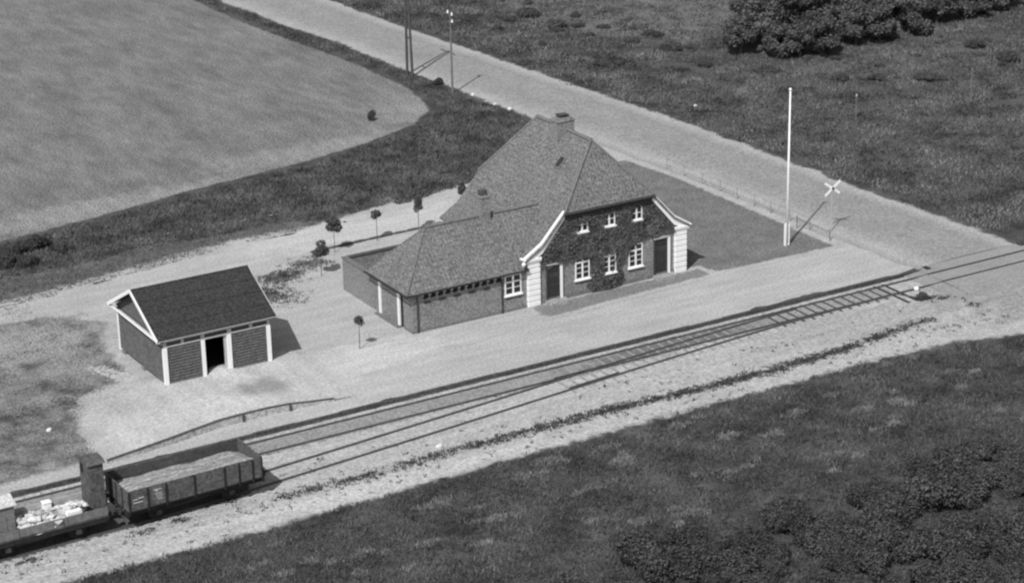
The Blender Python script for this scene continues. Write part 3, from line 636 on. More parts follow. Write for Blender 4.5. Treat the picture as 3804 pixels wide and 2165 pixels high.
# roof with verges
m = MB(); m.poly([(-18.1, 8.98, 3.13), (-10.78, 8.98, 3.13), (-10.78, 12.67, 5.08), (-18.1, 12.67, 5.08)]); m.poly([(-18.1, 12.67, 5.08), (-10.78, 12.67, 5.08), (-10.78, 16.4, 3.13), (-18.1, 16.4, 3.13)])
sr = m.build('roof', M_TARP, sh, solid=.07)
for i, y in enumerate(np.linspace(9.0, 12.6, 5)):
    z = 3.13+(y-8.98)*(1.95/3.69); MB().bar((-18.05, y, z+.005), (-10.78, y, z+.005), .07, .02).build('felt_lap', M_TARP, sr)
for yy in (8.96, 16.42):
    MB().bar((-18.13, yy, 3.05), (-18.13, 12.67, 4.99), .06, .2).build('bargeboard', M_WHITE, sh)
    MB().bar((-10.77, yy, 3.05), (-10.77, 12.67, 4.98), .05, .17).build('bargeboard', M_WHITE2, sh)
MB().bar((-18.0, 9.0, 3.05), (-10.8, 9.0, 3.05), .04, .05).build('eaves_board', M_GREYP, sh)
for i in range(4):
    for j in range(3):
        x = X0+.2+i*(X1-X0-.4)/3; y = Y0+.5+j*3.0; MB().box(x-.2, x+.2, y-.2, y+.2, -.02, Z0-.08).build('pier', M_BRICK, sh)
# trodden ramp of gravel up to the doorway
m = MB(); nx, ny = 10, 8
for i in range(nx+1):
    for j in range(ny+1):
        x = -15.1+1.9*i/nx; y = 8.0+2.2*j/ny; k = .4*max(0, 1-((x+14.2)/.95)**2)*max(0, 1-((y-9.6)/1.5)**2)
        m.v.append((x, y, bank_h(x, y)+.002+.42*k+.02*noise.noise((x*4, y*4, 0))))
for i in range(nx):
    for j in range(ny):
        a = i*(ny+1)+j; m.f.append((a, a+ny+1, a+ny+2, a+1))
o_ = m.build('gravel_ramp', G_BANKG, smooth=True); ac = o_.data.attributes.new('cover', 'FLOAT', 'POINT'); ac.data.foreach_set('value', [1.0]*len(o_.data.vertices)); tag(o_, kind='structure')

# ------------------------------------------------------------------ wagons (built about their own origin at rail level, then placed)
def running_gear(root, axles, L, wid):
    hl = L/2
    for s in (-1, 1):
        MB().box(-hl, hl, s*1.08-.06, s*1.08+.06, .66, .98).build('sole_bar', M_UNDER, root)
        bf = MB().box(s*hl-.06, s*hl+.06, -wid/2+.02, wid/2-.02, .76, 1.02).build('headstock', M_UNDER, root)
        for q in (-.87, .87):
            MB().cyl((s*hl, q, .98), (s*(hl+.24), q, .98), .08).cyl((s*(hl+.24), q, .98), (s*(hl+.30), q, .98), .20, n=14).build('buffer', M_IRON, bf)
        MB().cyl((s*hl, 0, .95), (s*(hl+.3), 0, .9), .035).build('coupling', M_IRON, bf)
    for ax in axles:
        wh = MB().cyl((ax, -1.0, .46), (ax, 1.0, .46), .06).build('axle', M_UNDER, root)
        for s in (-1, 1):
            MB().cyl((ax, s*.70, .46), (ax, s*.80, .46), .46, n=24).cyl((ax, s*.67, .46), (ax, s*.71, .46), .49, n=24).build('wheel', M_UNDER, wh)
            MB().prism([(ax-.30, s*.98, .80), (ax-.12, s*.98, .32), (ax+.12, s*.98, .32), (ax+.30, s*.98, .80)], (0, s*.05, 0)).build('axle_guard', M_UNDER, wh)
            MB().box(ax-.13, ax+.13, s*1.04-.08, s*1.04+.08, .36, .60).build('axle_box', M_IRON, wh)
            sp = MB()
            for k in range(5): sp.box(ax-.55+k*.09, ax+.55-k*.09, s*1.04-.05, s*1.04+.05, .78-k*.035, .81-k*.035)
            sp.build('spring', M_IRON, wh)
    MB().bar((axles[0]+.4, -.95, .5), (axles[1]-.5, -.95, .62), .05, .05).build('brake_lever', M_IRON, root)
def pile(root_name, L, W, f, m, nx=60, ny=18):
    b = MB()
    for i in range(nx+1):
        for j in range(ny+1):
            x = -L/2+L*i/nx; y = -W/2+W*j/ny; b.v.append((x, y, f(x, y)))
    for i in range(nx):
        for j in range(ny):
            a = i*(ny+1)+j; b.f.append((a, a+ny+1, a+ny+2, a+1))
    return b.build(root_name, m, smooth=True, fix=False)
wg = thing('open_wagon', 'high-sided open goods wagon loaded with sand, on the siding', 'wagon', (0, 0, 0))
L1, W1, zb, zt = 7.36, 2.86, 1.0, 2.12; running_gear(wg, (-1.95, 2.05), L1, W1)
MB().box(-L1/2, L1/2, -W1/2, W1/2, .99, 1.06).build('floor', M_UNDER, wg)
def side(y, s):
    npl = 5; h = (zt-zb)/npl
    sd_ = MB().box(-L1/2, L1/2, y-.02, y+.02, zt-.03, zt+.02).build('top_rail', M_WAG, wg)
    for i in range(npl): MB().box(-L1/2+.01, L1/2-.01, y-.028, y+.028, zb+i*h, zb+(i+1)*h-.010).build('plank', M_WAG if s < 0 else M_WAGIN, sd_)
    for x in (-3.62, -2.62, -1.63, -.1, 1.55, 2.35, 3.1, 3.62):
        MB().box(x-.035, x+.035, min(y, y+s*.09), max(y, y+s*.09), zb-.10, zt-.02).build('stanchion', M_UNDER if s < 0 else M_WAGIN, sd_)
side(-W1/2+.03, -1); side(W1/2-.03, 1)
for s in (-1, 1):
    e_ = MB().box(s*(L1/2-.03)-.03, s*(L1/2-.03)+.03, -W1/2+.06, W1/2-.06, zb, zt+.02).build('end_board', M_WAG, wg)
    for y in (-.75, 0, .75): MB().box(s*L1/2-.03, s*L1/2+.04, y-.04, y+.04, zb-.1, zt).build('end_stanchion', M_UNDER, e_)
MB().box(-2.40, -1.70, -W1/2-.035, -W1/2-.01, zb+.10, zb+.86).build('side_door', M_WAG, wg)
pm = []
for (xa, xb, z) in ((-3.42, -3.18, 1.62), (-3.12, -2.84, 1.66), (-3.4, -2.9, 1.45)): pm.append((xa, xb, z, .045))
for k, z in enumerate((1.88, 1.70, 1.62, 1.54, 1.45, 1.36)): pm.append((-2.32+.04*k, -1.88+.03*(k % 2), z, .03))
for xa, xb, z, hh in pm: MB().box(xa, xb, -W1/2-.042, -W1/2-.002, z, z+hh).build('painted_mark', M_WHITE2, wg)
MB().cyl((-2.15, -W1/2-.045, 1.86), (-2.15, -W1/2-.005, 1.86), .07, n=12).build('painted_mark', M_WHITE2, wg)
sand = pile('sand_load', L1-.16, W1-.18, lambda x, y: 2.06 - .50*max(0, (y+.95)/2.2)**.8 - .18*max(0, (abs(x)-3.1)/.5) + .06*noise.noise((x*1.2, y*4, 0)) + .10*noise.noise((x*.5, y*.8, 7)), M_SAND)
tag(sand, 'pale sand heaped against the near side inside the high-sided wagon', 'sand', kind='stuff')
WP = (-22.6, -5.0, 0.0); wg.location = WP; sand.location = WP; wg.rotation_euler.z = sand.rotation_euler.z = .024
# low-sided wagon with brakeman's cabin
lw = thing('low_wagon', 'low-sided wagon with tall brakeman cabin, loaded with pale rubble, at left edge', 'wagon', (0, 0, 0))
L2, W2 = 6.75, 2.34; running_gear(lw, (-1.75, 1.85), L2, W2)
MB().box(-L2/2, L2/2, -W2/2, W2/2, .96, 1.02).build('deck', M_WAGIN, lw)
for s in (-1, 1):
    for x0, x1 in ((-L2/2, -1.15), (-1.12, 1.1), (1.13, L2/2)):
        MB().box(x0, x1, s*(W2/2-.03)-.03, s*(W2/2-.03)+.03, .94, 1.45).build('drop_side', M_GREYP if s > 0 else MATS.get('drop_paint') or mat('drop_paint', .14, .19, 1.2, .2, 7), lw)
MB().box(-L2/2, -L2/2+.06, -W2/2+.06, W2/2-.06, .96, 1.45).build('end_board', M_WAG, lw)
CX, CY, CZ = .46, .26, .22
cb = MB().box(2.48+CX, 3.25+CX, -.35+CY, .82+CY, .96, 3.15+CZ).build('brake_cabin', M_WAG, lw)
for k in range(4): MB().box(2.49+CX+k*.19, 2.49+CX+k*.19+.182, -.38+CY, -.35+CY, .98, 3.1+CZ).build('board', M_WAG, cb)
for k in range(5): MB().box(2.45+CX, 2.48+CX, CY-.34+k*.232, CY-.34+k*.232+.224, .98, 3.1+CZ).build('board', M_WAG, cb)
MB().prism([(2.38+CX, -.5+CY, 3.14+CZ), (2.38+CX, .96+CY, 3.14+CZ), (2.38+CX, .6+CY, 3.27+CZ), (2.38+CX, .23+CY, 3.31+CZ), (2.38+CX, -.15+CY, 3.27+CZ)], (.97, 0, 0)).build('cabin_roof', M_WAG, cb)
MB().box(2.435+CX, 2.45+CX, .3+CY, .65+CY, 2.5+CZ, 2.95+CZ).build('cabin_window', M_BLACK, cb); MB().box(3.24+CX, 3.28+CX, .1+CY, .6+CY, 2.4+CZ, 2.9+CZ).build('cabin_window', M_BLACK, cb)
for k in range(3): MB().box(3.26+CX, 3.4+CX, -.5+CY, -.1+CY, 1.0+k*.35, 1.04+k*.35).build('step', M_IRON, cb)
hut = MB().box(-2.6, -1.0, -.2, 1.15, 1.02, 2.35).build('tool_hut', M_GREYP, lw)
MB().prism([(-2.7, -.34, 2.34), (-.9, -.34, 2.34), (-.9, .48, 2.62), (-2.7, .48, 2.62)], (0, 0, .05)).prism([(-2.7, .48, 2.62), (-.9, .48, 2.62), (-.9, 1.28, 2.34), (-2.7, 1.28, 2.34)], (0, 0, .05)).build('hut_roof', mat('zinc_sheet', .5, .58, 1), hut)
for k in range(4): MB().box(-2.6+k*.4, -2.6+k*.4+.385, -.23, -.2, 1.03, 2.32).build('board', mat('hut_board%d' % k, .17+.03*(k % 2), .22, 1), hut)
LP = (-30.55, -4.98, 0.0); lw.location = LP; lw.rotation_euler.z = .006
b = MB(); random.seed(11)
for i in range(230):
    x = random.uniform(-.85, 2.55); y = random.uniform(-1.05, .95); s_ = random.uniform(.07, .22)
    hgt = 1.10+.55*max(0, 1-abs(y+.35)/1.2)*random.random()
    b.blob((x, y, hgt), (s_*random.uniform(.8, 1.7), s_*random.uniform(.8, 1.3), s_*.75), i, .5, 1)
b.blob((.8, -.15, 1.05), (1.75, .95, .32), 5, .3, 3)
rb = b.build('rubble_load', M_RUB); rb.location = LP; tag(rb, 'pale broken stone and rubble heaped on the low wagon', 'rubble', kind='stuff')
def on_wagon(name, mb, m_, label, cat):
    o_ = mb.build(name, m_, bevel=.015); o_.location = LP; return tag(o_, label, cat)
on_wagon('white_trough', MB().obox((1.72, -.93, 1.5), (.78, .26, .22), Matrix.Rotation(.05, 3, 'Z')).box(1.38, 1.46, -1.06, -.80, 1.60, 1.66).box(1.98, 2.06, -1.06, -.80, 1.60, 1.66), M_WHITE, 'long white block lying on the near side of the rubble wagon', 'block')
on_wagon('white_crate', MB().box(.78, 1.18, .72, 1.08, 1.15, 1.52).box(.75, 1.21, .69, 1.11, 1.52, 1.56), M_WHITE, 'small white box on the far side of the rubble wagon', 'box')
br = MB(); random.seed(3)
for i in range(26):
    a = random.uniform(0, 6.28); br.cyl((.35+random.gauss(0, .1), -.2, 1.35), (.35+.75*math.cos(a), -.2+.35*math.sin(a), 1.45+random.uniform(0, .35)), .018, .006, 5)
for i in range(4): br.cyl((-.55+i*.05, -.75, 1.4), (.35+i*.06, -.1, 1.62), .025, .02, 6)
on_wagon('brushwood', br, M_POLE, 'dark bundle of twigs lying on the rubble wagon', 'brushwood')

# ------------------------------------------------------------------ poles and signs
fp = thing('flagpole', 'tall white flagpole on the grass plot right of the station', 'flagpole', (25.91, 9.29, 0))
MB().cyl((25.91, 9.29, .3), (25.95, 9.29, 10.45), .10, .05, 14).build('pole', M_WHITE, fp, smooth=True)
for s in (-1, 1): MB().box(25.91+s*.13-.035, 25.91+s*.13+.035, 9.2, 9.38, 0, 1.5).build('base_post', M_WHITE, fp)
MB().blob((25.95, 9.29, 10.52), (.10, .10, .10), rough=0).build('truck', M_WHITE, fp, smooth=True)
cs = thing('crossing_sign', 'white diagonal cross sign at the level crossing on a thin post', 'sign', (29.94, 9.73, 0))
MB().cyl((29.94, 9.80, 0), (29.94, 9.80, 3.15), .035).build('post', M_GREYP, cs)
for s in (-1, 1):
    d_ = Vector((.62*s, 0, .435)); MB().bar(Vector((29.94, 9.74-.02*s, 3.05))-d_, Vector((29.94, 9.74-.02*s, 3.05))+d_, .03, .17, up=(0, 0, 1)).build('arm', M_WHITE, cs)
MB().box(29.86, 30.02, 9.66, 9.72, 2.97, 3.13).build('boss', M_DARK, cs)
ap = thing('electricity_pole', 'dark twin-legged timber pole at the field corner by the road', 'pole', (25.66, 60.5, 0))
for y, dy in ((60.95, -.30), (60.05, .30)): MB().cyl((25.66, y, 0), (25.60, y+dy, 9.5), .12, .085, 10).build('leg', M_POLE, ap)
MB().bar((25.66, 59.2, 9.1), (25.6, 61.8, 9.1), .12, .12).build('crossarm', M_POLE, ap); MB().bar((25.66, 60.2, 3.2), (25.66, 60.8, 3.2), .1, .1).build('brace', M_POLE, ap)
tp = thing('telephone_pole', 'thin grey telephone pole with white insulators beside the road', 'pole', (25.83, 53.6, 0))
MB().cyl((25.83, 53.6, 0), (25.83, 53.6, 6.6), .09, .06, 10).build('pole', mat('grey_timber', .14, .18, 1), tp)
for dx_, z in ((-.26, 6.72), (.10, 6.48), (.12, 5.9)):
    it = MB().cyl((25.83+dx_, 53.52, z), (25.83+dx_, 53.52, z+.22), .085, .05, 10).build('insulator', M_WHITE, tp); MB().cyl((25.83, 53.55, z-.08), (25.83+dx_, 53.52, z), .02).build('bracket', M_IRON, it)
for (x, y), h, lb in (((48.0, 29.8), 1.75, 'short pale post with a white head in the rough ground beyond the road'), ((58.1, 28.2), 2.6, 'thin grey post standing alone in the rough ground at far right')):
    q = thing('marker_post', lb, 'post', (x, y, 0)); MB().cyl((x, y, 0), (x, y, h), .05, .045, 8).build('shaft', MATS['grey_timber'], q)
    MB().cyl((x, y, h-.02), (x, y, h+.16), .085, .05, 10).build('head', M_WHITE2 if h < 2 else MATS['grey_timber'], q)
mat('pale_timber', .22, .28, 1)
fn = thing('wire_fence', 'low post and wire fence between the grass plot and the road', 'fence', (28.9, 18, 0))
fy = [27.3, 25.2, 23.0, 20.9, 18.9, 17.0, 15.1, 13.0, 10.9]
for i, y in enumerate(fy): MB().cyl((28.75+.03*(27-y)*.6, y, 0), (28.75+.03*(27-y)*.6+random.uniform(-.05, .05), y, .8), .03, .025, 8).build('post', MATS['pale_timber'], fn)
for z in (.35, .8):
    for a, b_ in zip(fy[:-1], fy[1:]): MB().cyl((28.75+.018*(27-a), a, z), (28.75+.018*(27-b_), b_, z), .006, n=5, cap=False).build('wire', M_IRON, fn)
gt = thing('broken_gate', 'small dark broken gate frame beside the flagpole shadow', 'gate', (28.6, 11.5, 0))
MB().cyl((28.75, 8.4, 0), (28.72, 8.4, .85), .035).build('post', MATS['grey_timber'], gt); MB().cyl((28.5, 11.6, 0), (28.5, 11.6, .9), .035).build('post', MATS['grey_timber'], gt)
MB().bar((28.5, 11.6, .75), (28.73, 8.4, .6), .035, .04).build('rail', MATS['grey_timber'], gt)
eg = thing('bed_edging', 'low dark clipped edging along the flower bed under the young trees', 'hedge', (4, 25.6, 0))
for i in range(10):
    x = -.6+i*1.02; MB().blob((x+.5, 25.55+.03*i, .06), (.56, .10, .10), i, .35).build('hedge_plant', M_LEAF2, eg)
# stones
def stone(x, y, z, r, lab, m_=M_STONE, cat='stone', sd_=0):
    o_ = MB().blob((0, 0, r*.45), (r, r*.8, r*.75), sd_, .25).build('stone', m_, smooth=True); o_.location = (x, y, z); return tag(o_, lab, cat)
stone(-8.5, -5.95, -.10, .2, 'round whitewashed marker stone on the ballast beside the siding')
stone(-25.3, 7.45, .0, .17, 'white stone lying on the lawn above the wagons', sd_=2)
stone(26.9, 52.2, 0, .18, 'pale stone at the road edge below the telephone pole', M_RUB, sd_=3)
stone(27.0, 48.8, 0, .18, 'pale stone halfway along the rubble by the road bend', M_RUB, sd_=4)
stone(27.2, 46.9, 0,.2, 'pale stone nearest the station roof at the road edge', M_RUB, sd_=5)
stone(39.7, 39.4, 0, .16, 'pale stone in the grass just beyond the road', M_RUB, sd_=6)
sheet('lime_spill', [(-20.3, 14.9), (-19.4, 14.5), (-18.9, 13.0), (-18.3, 11.6), (-18.0, 10.6), (-18.7, 10.6), (-19.2, 11.8), (-19.8, 13.4)], .012, mat('pale_lime', .42, .5, 1, .2), .22, .2, 2.2, 40, .6)

# ------------------------------------------------------------------ trees and shrubs
def small_tree(x, y, lab, h=1.85, r=.42, dens=900, rz_=.48, m_=M_LEAF):
    t_ = thing('young_tree', lab, 'tree', (x, y, 0), 'young standard trees round the station')
    MB().cyl((x, y, 0), (x+.02, y, h), .025, .018, 7).build('trunk', M_BARK, t_)
    lob = []
    for i in range(9):
        a = random.uniform(0, 6.28); k = random.uniform(.1, .55)*r; q = random.uniform(-.6, .65)
        lob.append((k*math.cos(a), k*math.sin(a), h+q*rz_, r*random.uniform(.4, .62), rz_*random.uniform(.36, .55)))
        MB().cyl((x, y, h-rz_*.8), (x+lob[-1][0]*.8, y+lob[-1][1]*.8, lob[-1][2]), .012, .006, 5).build('branch', M_BARK, t_)
    C, d_ = crown_pts(lob, int(dens*1.5))
    leaves('crown', C, d_, .07, m_, t_); return t_
small_tree(.7, 24.7, 'young tree with the widest dark round crown, on the pale path', 1.9, .58, 1500, .52)
small_tree(4.1, 25.2, 'young thin-stemmed tree, second from left along the path behind the station', 1.85, .40, 800, .4)
small_tree(7.4, 25.5, 'young tree with narrow dark crown on the path nearest the wing roof', 1.85, .34, 800, .58)
small_tree(11.1, 26.0, 'small tree crown just showing above the station wing roof', 2.0, .36, 800, .5)
small_tree(-2.0, 21.2, 'young tree at the dark weeds between the shed and the walled yard', 1.8, .52, 1200, .5)
small_tree(-5.7, 8.7, 'sparse pale young tree on the gravel in front of the station wing', 1.8, .36, 260, .34, M_LEAF)
CROWN = []
for v in range(4):
    lob = []
    for i in range(16):
        a = random.uniform(0, 6.28); rr = random.uniform(.2, 1.35); lob.append((rr*math.cos(a), rr*math.sin(a), random.uniform(1.1, 3.3)-.35*rr, random.uniform(.55, .95), random.uniform(.45, .75)))
    C, d_ = crown_pts(lob, 7000); o_ = leaves('crown', C, d_, .14, M_LEAF, None, .6); me_ = o_.data; bpy.data.objects.remove(o_); CROWN.append(me_)
tm = MB()
tm.cyl((0, 0, -.1), (.05, .03, 1.6), .16, .11, 9)
for a in range(5): tm.cyl((.04, .02, 1.2+.1*a), (.9*math.cos(a*1.3), .9*math.sin(a*1.3), 2.4+.1*a), .07, .03, 6)
o_ = tm.build('trunk', M_BARK); TRUNK = o_.data; bpy.data.objects.remove(o_)
SHRUB = []
for v in range(4):
    lob = []
    for i in range(12):
        a = random.uniform(0, 6.28); rr = random.uniform(.1, .95); lob.append((rr*math.cos(a), rr*math.sin(a), random.uniform(.25, .9)*(1.1-.4*rr), random.uniform(.3, .55), random.uniform(.25, .45)))
    C, d_ = crown_pts(lob, 5200); o_ = leaves('crown', C, d_, .062, M_LEAF2, None, .7); me_ = o_.data; bpy.data.objects.remove(o_); SHRUB.append(me_)
HSHRUB = []
for me_ in SHRUB:
    m2_ = me_.copy(); m2_.materials[0] = M_LEAF; HSHRUB.append(m2_)
sm = MB()
for a in range(6): sm.cyl((0, 0, -.05), (.55*math.cos(a*1.05), .55*math.sin(a*1.05), .6+.1*(a % 3)), .03, .012, 5)
o_ = sm.build('stems', M_BARK); STEMS = o_.data; bpy.data.objects.remove(o_)
def plant(name, crown, stem, sname, x, y, sc, lab, cat, grp, zs=1.0, z=0.0):
    e_ = bpy.data.objects.new(name, None); COL.objects.link(e_); e_.location = (x, y, z); e_.rotation_euler.z = random.uniform(0, 6.28)
    e_.scale = (sc, sc, sc*zs); tag(e_, lab, cat, grp)
    for nm, me_ in (('crown', crown), (sname, stem)):
        c_ = bpy.data.objects.new(nm, me_); COL.objects.link(c_); c_.parent = e_
    return e_
random.seed(21)
T1 = [(52.1, 50.4), (53.6, 48.5), (55.1, 46.7), (57.4, 45.8), (62.1, 47.4), (64.5, 46.6), (68.2, 47.3), (72.5, 48.6), (76.7, 49.2), (80.8, 49.0)]
T2 = [(57.4, 55.9), (59.2, 53.7), (61.9, 52.7), (66, 53.3), (69.2, 52.8), (73.9, 53), (55.2, 53.2), (79, 53), (84, 52)]
T3 = [(63.2, 62.6), (65.2, 59.3), (70, 59.6), (75, 59.9), (80.4, 57.9), (84.5, 57), (88, 55), (60.5, 59.5), (72.5, 56), (78, 62)]
for x, y in T1: plant('tree', random.choice(CROWN), TRUNK, 'trunk', x+random.uniform(-.4, .4), y+random.uniform(-.4, .4), random.uniform(.85, 1.1), 'leafy tree on the front edge of the dark clump at top right', 'tree', 'front trees of the top right clump', random.uniform(.85, 1.05))
for x, y in T2+T3: plant('tree', random.choice(CROWN), TRUNK, 'trunk', x+random.uniform(-.6, .6), y+random.uniform(-.6, .6), random.uniform(1.0, 1.35), 'leafy tree deep inside the dark clump at top right', 'tree', 'inner trees of the top right clump', random.uniform(.85, 1.1))
for x, y, s_ in [(48.1, 54.9, 1.2), (47.5, 48.9, .9), (53.8, 39.1, 1.1), (56.2, 37.4, .9), (59.4, 35.2, 1.2), (44.1, 67.2, 1.3), (44.3, 72.4, 1.4), (69.5, 40.5, 1.2), (69.1, 36, 1.3), (49.7, 59.6, .8), (51, 44, .6), (46.5, 43, .5)] + [(random.uniform(39.5, 50), random.uniform(52, 80), random.uniform(.35, .8)) for _ in range(22)] + [(random.uniform(52, 70), random.uniform(33, 45), random.uniform(.3, .6)) for _ in range(12)]:
    plant('shrub', random.choice(HSHRUB), STEMS, 'stems', x, y, s_*.8, 'low dark shrub scattered on the rough ground beyond the road', 'shrub', 'shrubs beyond the road', random.uniform(.6, .85))
THICK = []
tries = 0
while len(THICK) < 165 and tries < 20000:
    tries += 1; x = random.uniform(-14, 24); y = random.uniform(-37, -19.5)
    lim = float(np.interp(x, [-14, -10, -3, 3.4, 10.5, 18, 26], [-25.5, -23.0, -22.6, -23.2, -22.2, -21.4, -21])) + 1.0*noise.noise((x*.4, 3, 1))
    if y < lim and all((x-a)**2+(y-b_)**2 > 1.0**2 for a, b_ in THICK): THICK.append((x, y))
for x, y in THICK: plant('shrub', random.choice(SHRUB), STEMS, 'stems', x, y, random.uniform(.7, 1.45), 'dense dark shrub in the thicket filling the bottom right corner', 'shrub', 'thicket shrubs bottom right', random.uniform(.7, 1.1), -.12)
for x, y, s_ in [(-17.1, 35.9, .9), (-15.6, 36.6, 1.0), (-18.3, 34.8, 1.0), (-17.2, 33.6, .8), (-19.3, 36.5, 1.1), (-14.2, 35.2, .7)]:
    plant('shrub', random.choice(SHRUB), STEMS, 'stems', x, y, s_, 'bushy shrub on the grassy bank at the left edge', 'shrub', 'bank shrubs at the left', .8)
plant('shrub', SHRUB[1], STEMS, 'stems', 16.95, 50.5, .36, 'single dark bush standing alone in the pale field', 'shrub', None, 2.0)
plant('shrub', SHRUB[2], STEMS, 'stems', 26.2, 56.6, .42, 'dark bush at the road edge between the two poles', 'shrub', None, 1.4)

# ------------------------------------------------------------------ grasses (nobody could count them)
def stuff(o, lab, cat='grass'): return tag(o, lab, cat, kind='stuff')
BANK = [(-33, 31.4), (-20, 31.6), (-10, 32.8), (-4.3, 32.6), (0, 32.0), (3.4, 31.4), (7.7, 31.8), (11, 31.9), (15.2, 32.9), (20, 34), (26.6, 36.5), (27.0, 44.5), (26.0, 53), (24.2, 53), (22.8, 50.2), (19.6, 47.0), (13.9, 44.5), (7.4, 42.8), (-1.2, 41.5), (-9.6, 39.6), (-16, 38.4), (-33, 37)]
stuff(tufts('bank_grass', scatter(BANK, 55), M_BLADE2, (.08, .32), (.02, .06), 4, .12), 'tall dark grass on the bank between the field and the station path')
stuff(tufts('verge_grass', scatter([(22.4, 96), (22.6, 85), (23.6, 74), (24.4, 66), (24.4, 57.6), (23.9, 53.5), (26.5, 53.6), (25.9, 61.8), (25.3, 74), (24.0, 82.3), (23.2, 96)], 45), M_BLADE2, (.06, .25), (.02, .06), 4, .12), 'dark grass verge between the field and the road')
stuff(tufts('field_grass', scatter([(-22, 38.8), (-1.2, 42.6), (13.9, 45.5), (22, 50.5), (24, 58), (23.5, 74), (22.3, 95), (14, 112), (-2, 112), (-10, 70)], 7), M_BLADEF, (.03, .09), (.02, .05), 2, .2), 'short pale grass of the field at upper left')
P = clump(scatter([(38.4, 4), (38, 15.7), (37.6, 23.5), (36.9, 37), (35.9, 46.8), (34.9, 58.8), (33.4, 75.6), (32.4, 96), (50, 96), (90, 60), (90, 30), (52, 4)], 22), -.3, .4, 2.)
stuff(tufts('heath_grass', P, M_HEATH, (.08, .3), (.025, .07), 3, .16), 'dark rough grass beyond the road on the right')
P = clump(scatter([(-34, -9.9), (-16.8, -9.8), (7.4, -9.6), (20, -9.7), (29, -12), (30, -22), (10, -38), (-20, -28), (-36, -12)], 42), -.3, .5, 5.)
stuff(tufts('rough_grass', P, M_BLADE, (.07, .27), (.02, .055), 3, .12, -.11), 'dark rough grass in front of the railway line')
dry = []
for (x, y) in [(3.6, -10.6), (5.1, -13.2), (7.2, -14.3), (13.3, -14.4), (15.5, -14.5), (13.4, -16.7), (9.9, -12.8), (-1.3, -12.9), (-1.1, -10.9), (-4.4, -14.6), (-6.6, -11.6), (-4.7, -10.6), (-4.6, -19.2), (-10.3, -15), (-17.7, -14.7), (-12.5, -12), (-14.5, -15.5)]:
    dry.append(np.array([[x, y]])+rng.normal(0, 1, (170, 2))*np.array([.34, .17]))
for _ in range(60):
    x, y = random.uniform(-24, 24), random.uniform(-21, -10); dry.append(np.array([[x, y]])+rng.normal(0, 1, (60, 2))*np.array([.2, .11]))
stuff(tufts('dry_tufts', np.concatenate(dry), M_DRY, (.05, .22), (.012, .035), 4, .07, -.11), 'pale dry tufts among the dark rough grass in the foreground')
dry2 = []
for _ in range(110):
    x, y = random.uniform(40, 68), random.uniform(8, 60); dry2.append(np.array([[x, y]])+rng.normal(0, 1, (80, 2))*np.array([.5, .35]))
stuff(tufts('dry_heath_tufts', np.concatenate(dry2), mat('dry_heath_blade', .10, .16, .8, .2, 4, island=.25), (.06, .22), (.015, .045), 3, .1), 'paler dry tufts on the rough ground beyond the road')
wp = []
for x in np.arange(-18, 25.4, .045):
    y0 = float(np.interp(x, [-19, -13.8, -8.9, 1.2, 7.7, 13.1, 17.7, 25.4], [-6.75, -7.0, -6.75, -6.75, -7.05, -7.15, -6.85, -5.85]))
    dens = float(np.interp(x, [-18, -10, -4, 2, 8, 18, 23, 25.4], [.25, .5, .8, .9, 1.1, 1.0, .6, .25]))+.9*noise.noise((x*.7, 2, 0))
    for _ in range(4):
        if random.random() < dens*.8: wp.append((x+random.gauss(0, .12), y0+random.gauss(0, .24)))
for _ in range(420): wp.append((random.uniform(-33, 30), random.choice((random.gauss(-7.6, .7), random.uniform(-8.8, -3.5)))))
for cx_, cy_, n_ in [(-23.5, -6.5, 26), (-20.7, -5.9, 18), (-18.2, -7.0, 26), (-25.7, -6.7, 22), (-31.6, -6.6, 30), (27.4, -3.2, 30), (28.2, -3.6, 24), (29, -5.5, 16), (-14, -6.9, 24)]:
    wp += [(cx_+random.gauss(0, .35), cy_+random.gauss(0, .14)) for _ in range(n_)]
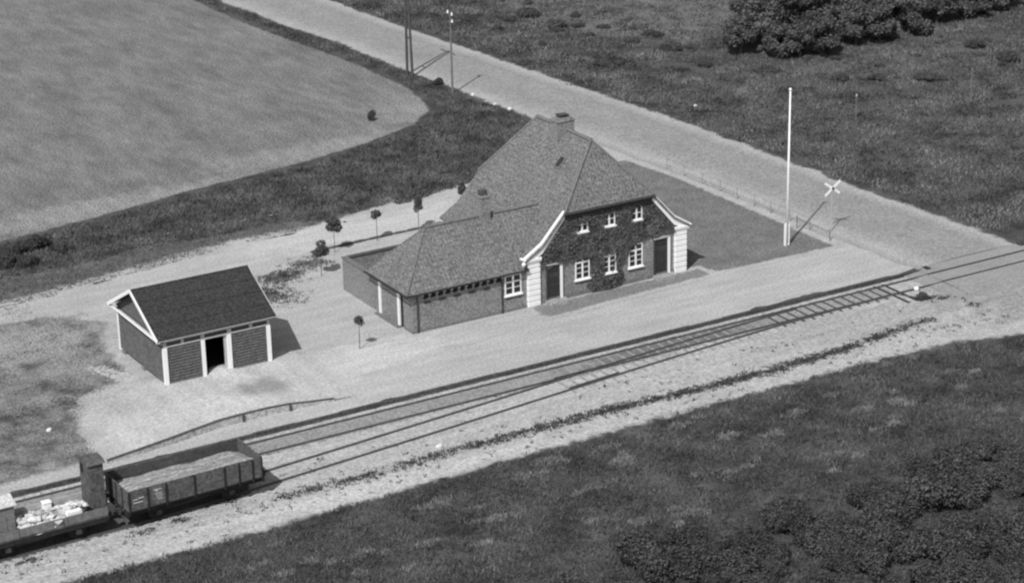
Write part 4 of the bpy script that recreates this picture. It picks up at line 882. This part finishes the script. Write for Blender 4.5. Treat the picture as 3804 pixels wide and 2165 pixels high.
stuff(tufts('ballast_weeds', np.array(wp), mat('weed_leaf', .045, .08, .5, .2, 4, island=.25), (.03, .15), (.02, .06), 7, .08, -.10), 'line of dark weeds growing in the ballast in front of the siding', 'weeds')
P = np.concatenate([rng.normal(0, 1, (260, 2))*np.array([1.0, .5])+np.array([-4.2, 22.4]), rng.normal(0, 1, (220, 2))*np.array([.8, .9])+np.array([-6.2, 19.8]), rng.normal(0, 1, (130, 2))*np.array([.7, .5])+np.array([-1.6, 23.6])])
stuff(tufts('yard_weeds', P, M_BLADE2, (.05, .2), (.02, .06), 8, .12), 'patch of dark weeds between the shed and the path', 'weeds')
P = clump(scatter([(-34, 2.6), (-24.6, 3.2), (-23.8, 4.6), (-23, 8.9), (-20.6, 11), (-19.2, 12), (-18.6, 14), (-18.2, 17), (-20, 21.5), (-34, 17)], 40), .02, .5, 8.)
stuff(tufts('lawn_grass', P, mat('lawn_blade', .06, .19, .55, .2, 4, island=.25, sharp=.13), (.03, .12), (.02, .05), 3, .12), 'unmown dark grass on the lawn left of the shed')
P = clump(scatter([(-33, 27.4), (-20, 27.4), (-10, 29.0), (-4.3, 30.2), (3, 30.2), (5, 31.0), (-2, 33.2), (-10, 33.6), (-20, 32.4), (-33, 32.2)], 45), -.3, .4, 3.)
stuff(tufts('path_grass', P, mat('path_blade', .08, .14, .5, .2, 4, island=.3), (.04, .16), (.02, .05), 3, .12), 'thin grass along the upper edge of the sandy path at left')
P = clump(scatter([(-33, 21.5), (-16.5, 20.5), (-17, 24.5), (-20, 27), (-33, 27.5)], 26), .05, .5, 6.)
stuff(tufts('sandy_grass', P, MATS['path_blade'], (.03, .1), (.02, .05), 3, .12), 'sparse grass on the sandy ground behind the shed at left')
P = scatter([(18, 7.8), (28.2, 7.5), (27.8, 26), (27, 30.5), (18.2, 30.5), (18.2, 10)], 10, rag=.1)
stuff(tufts('plot_grass', P, mat('plot_blade', .12, .21, .7, .2, 4, island=.25), (.02, .09), (.03, .08), 2, .15), 'short mown grass on the plot beside the flagpole')
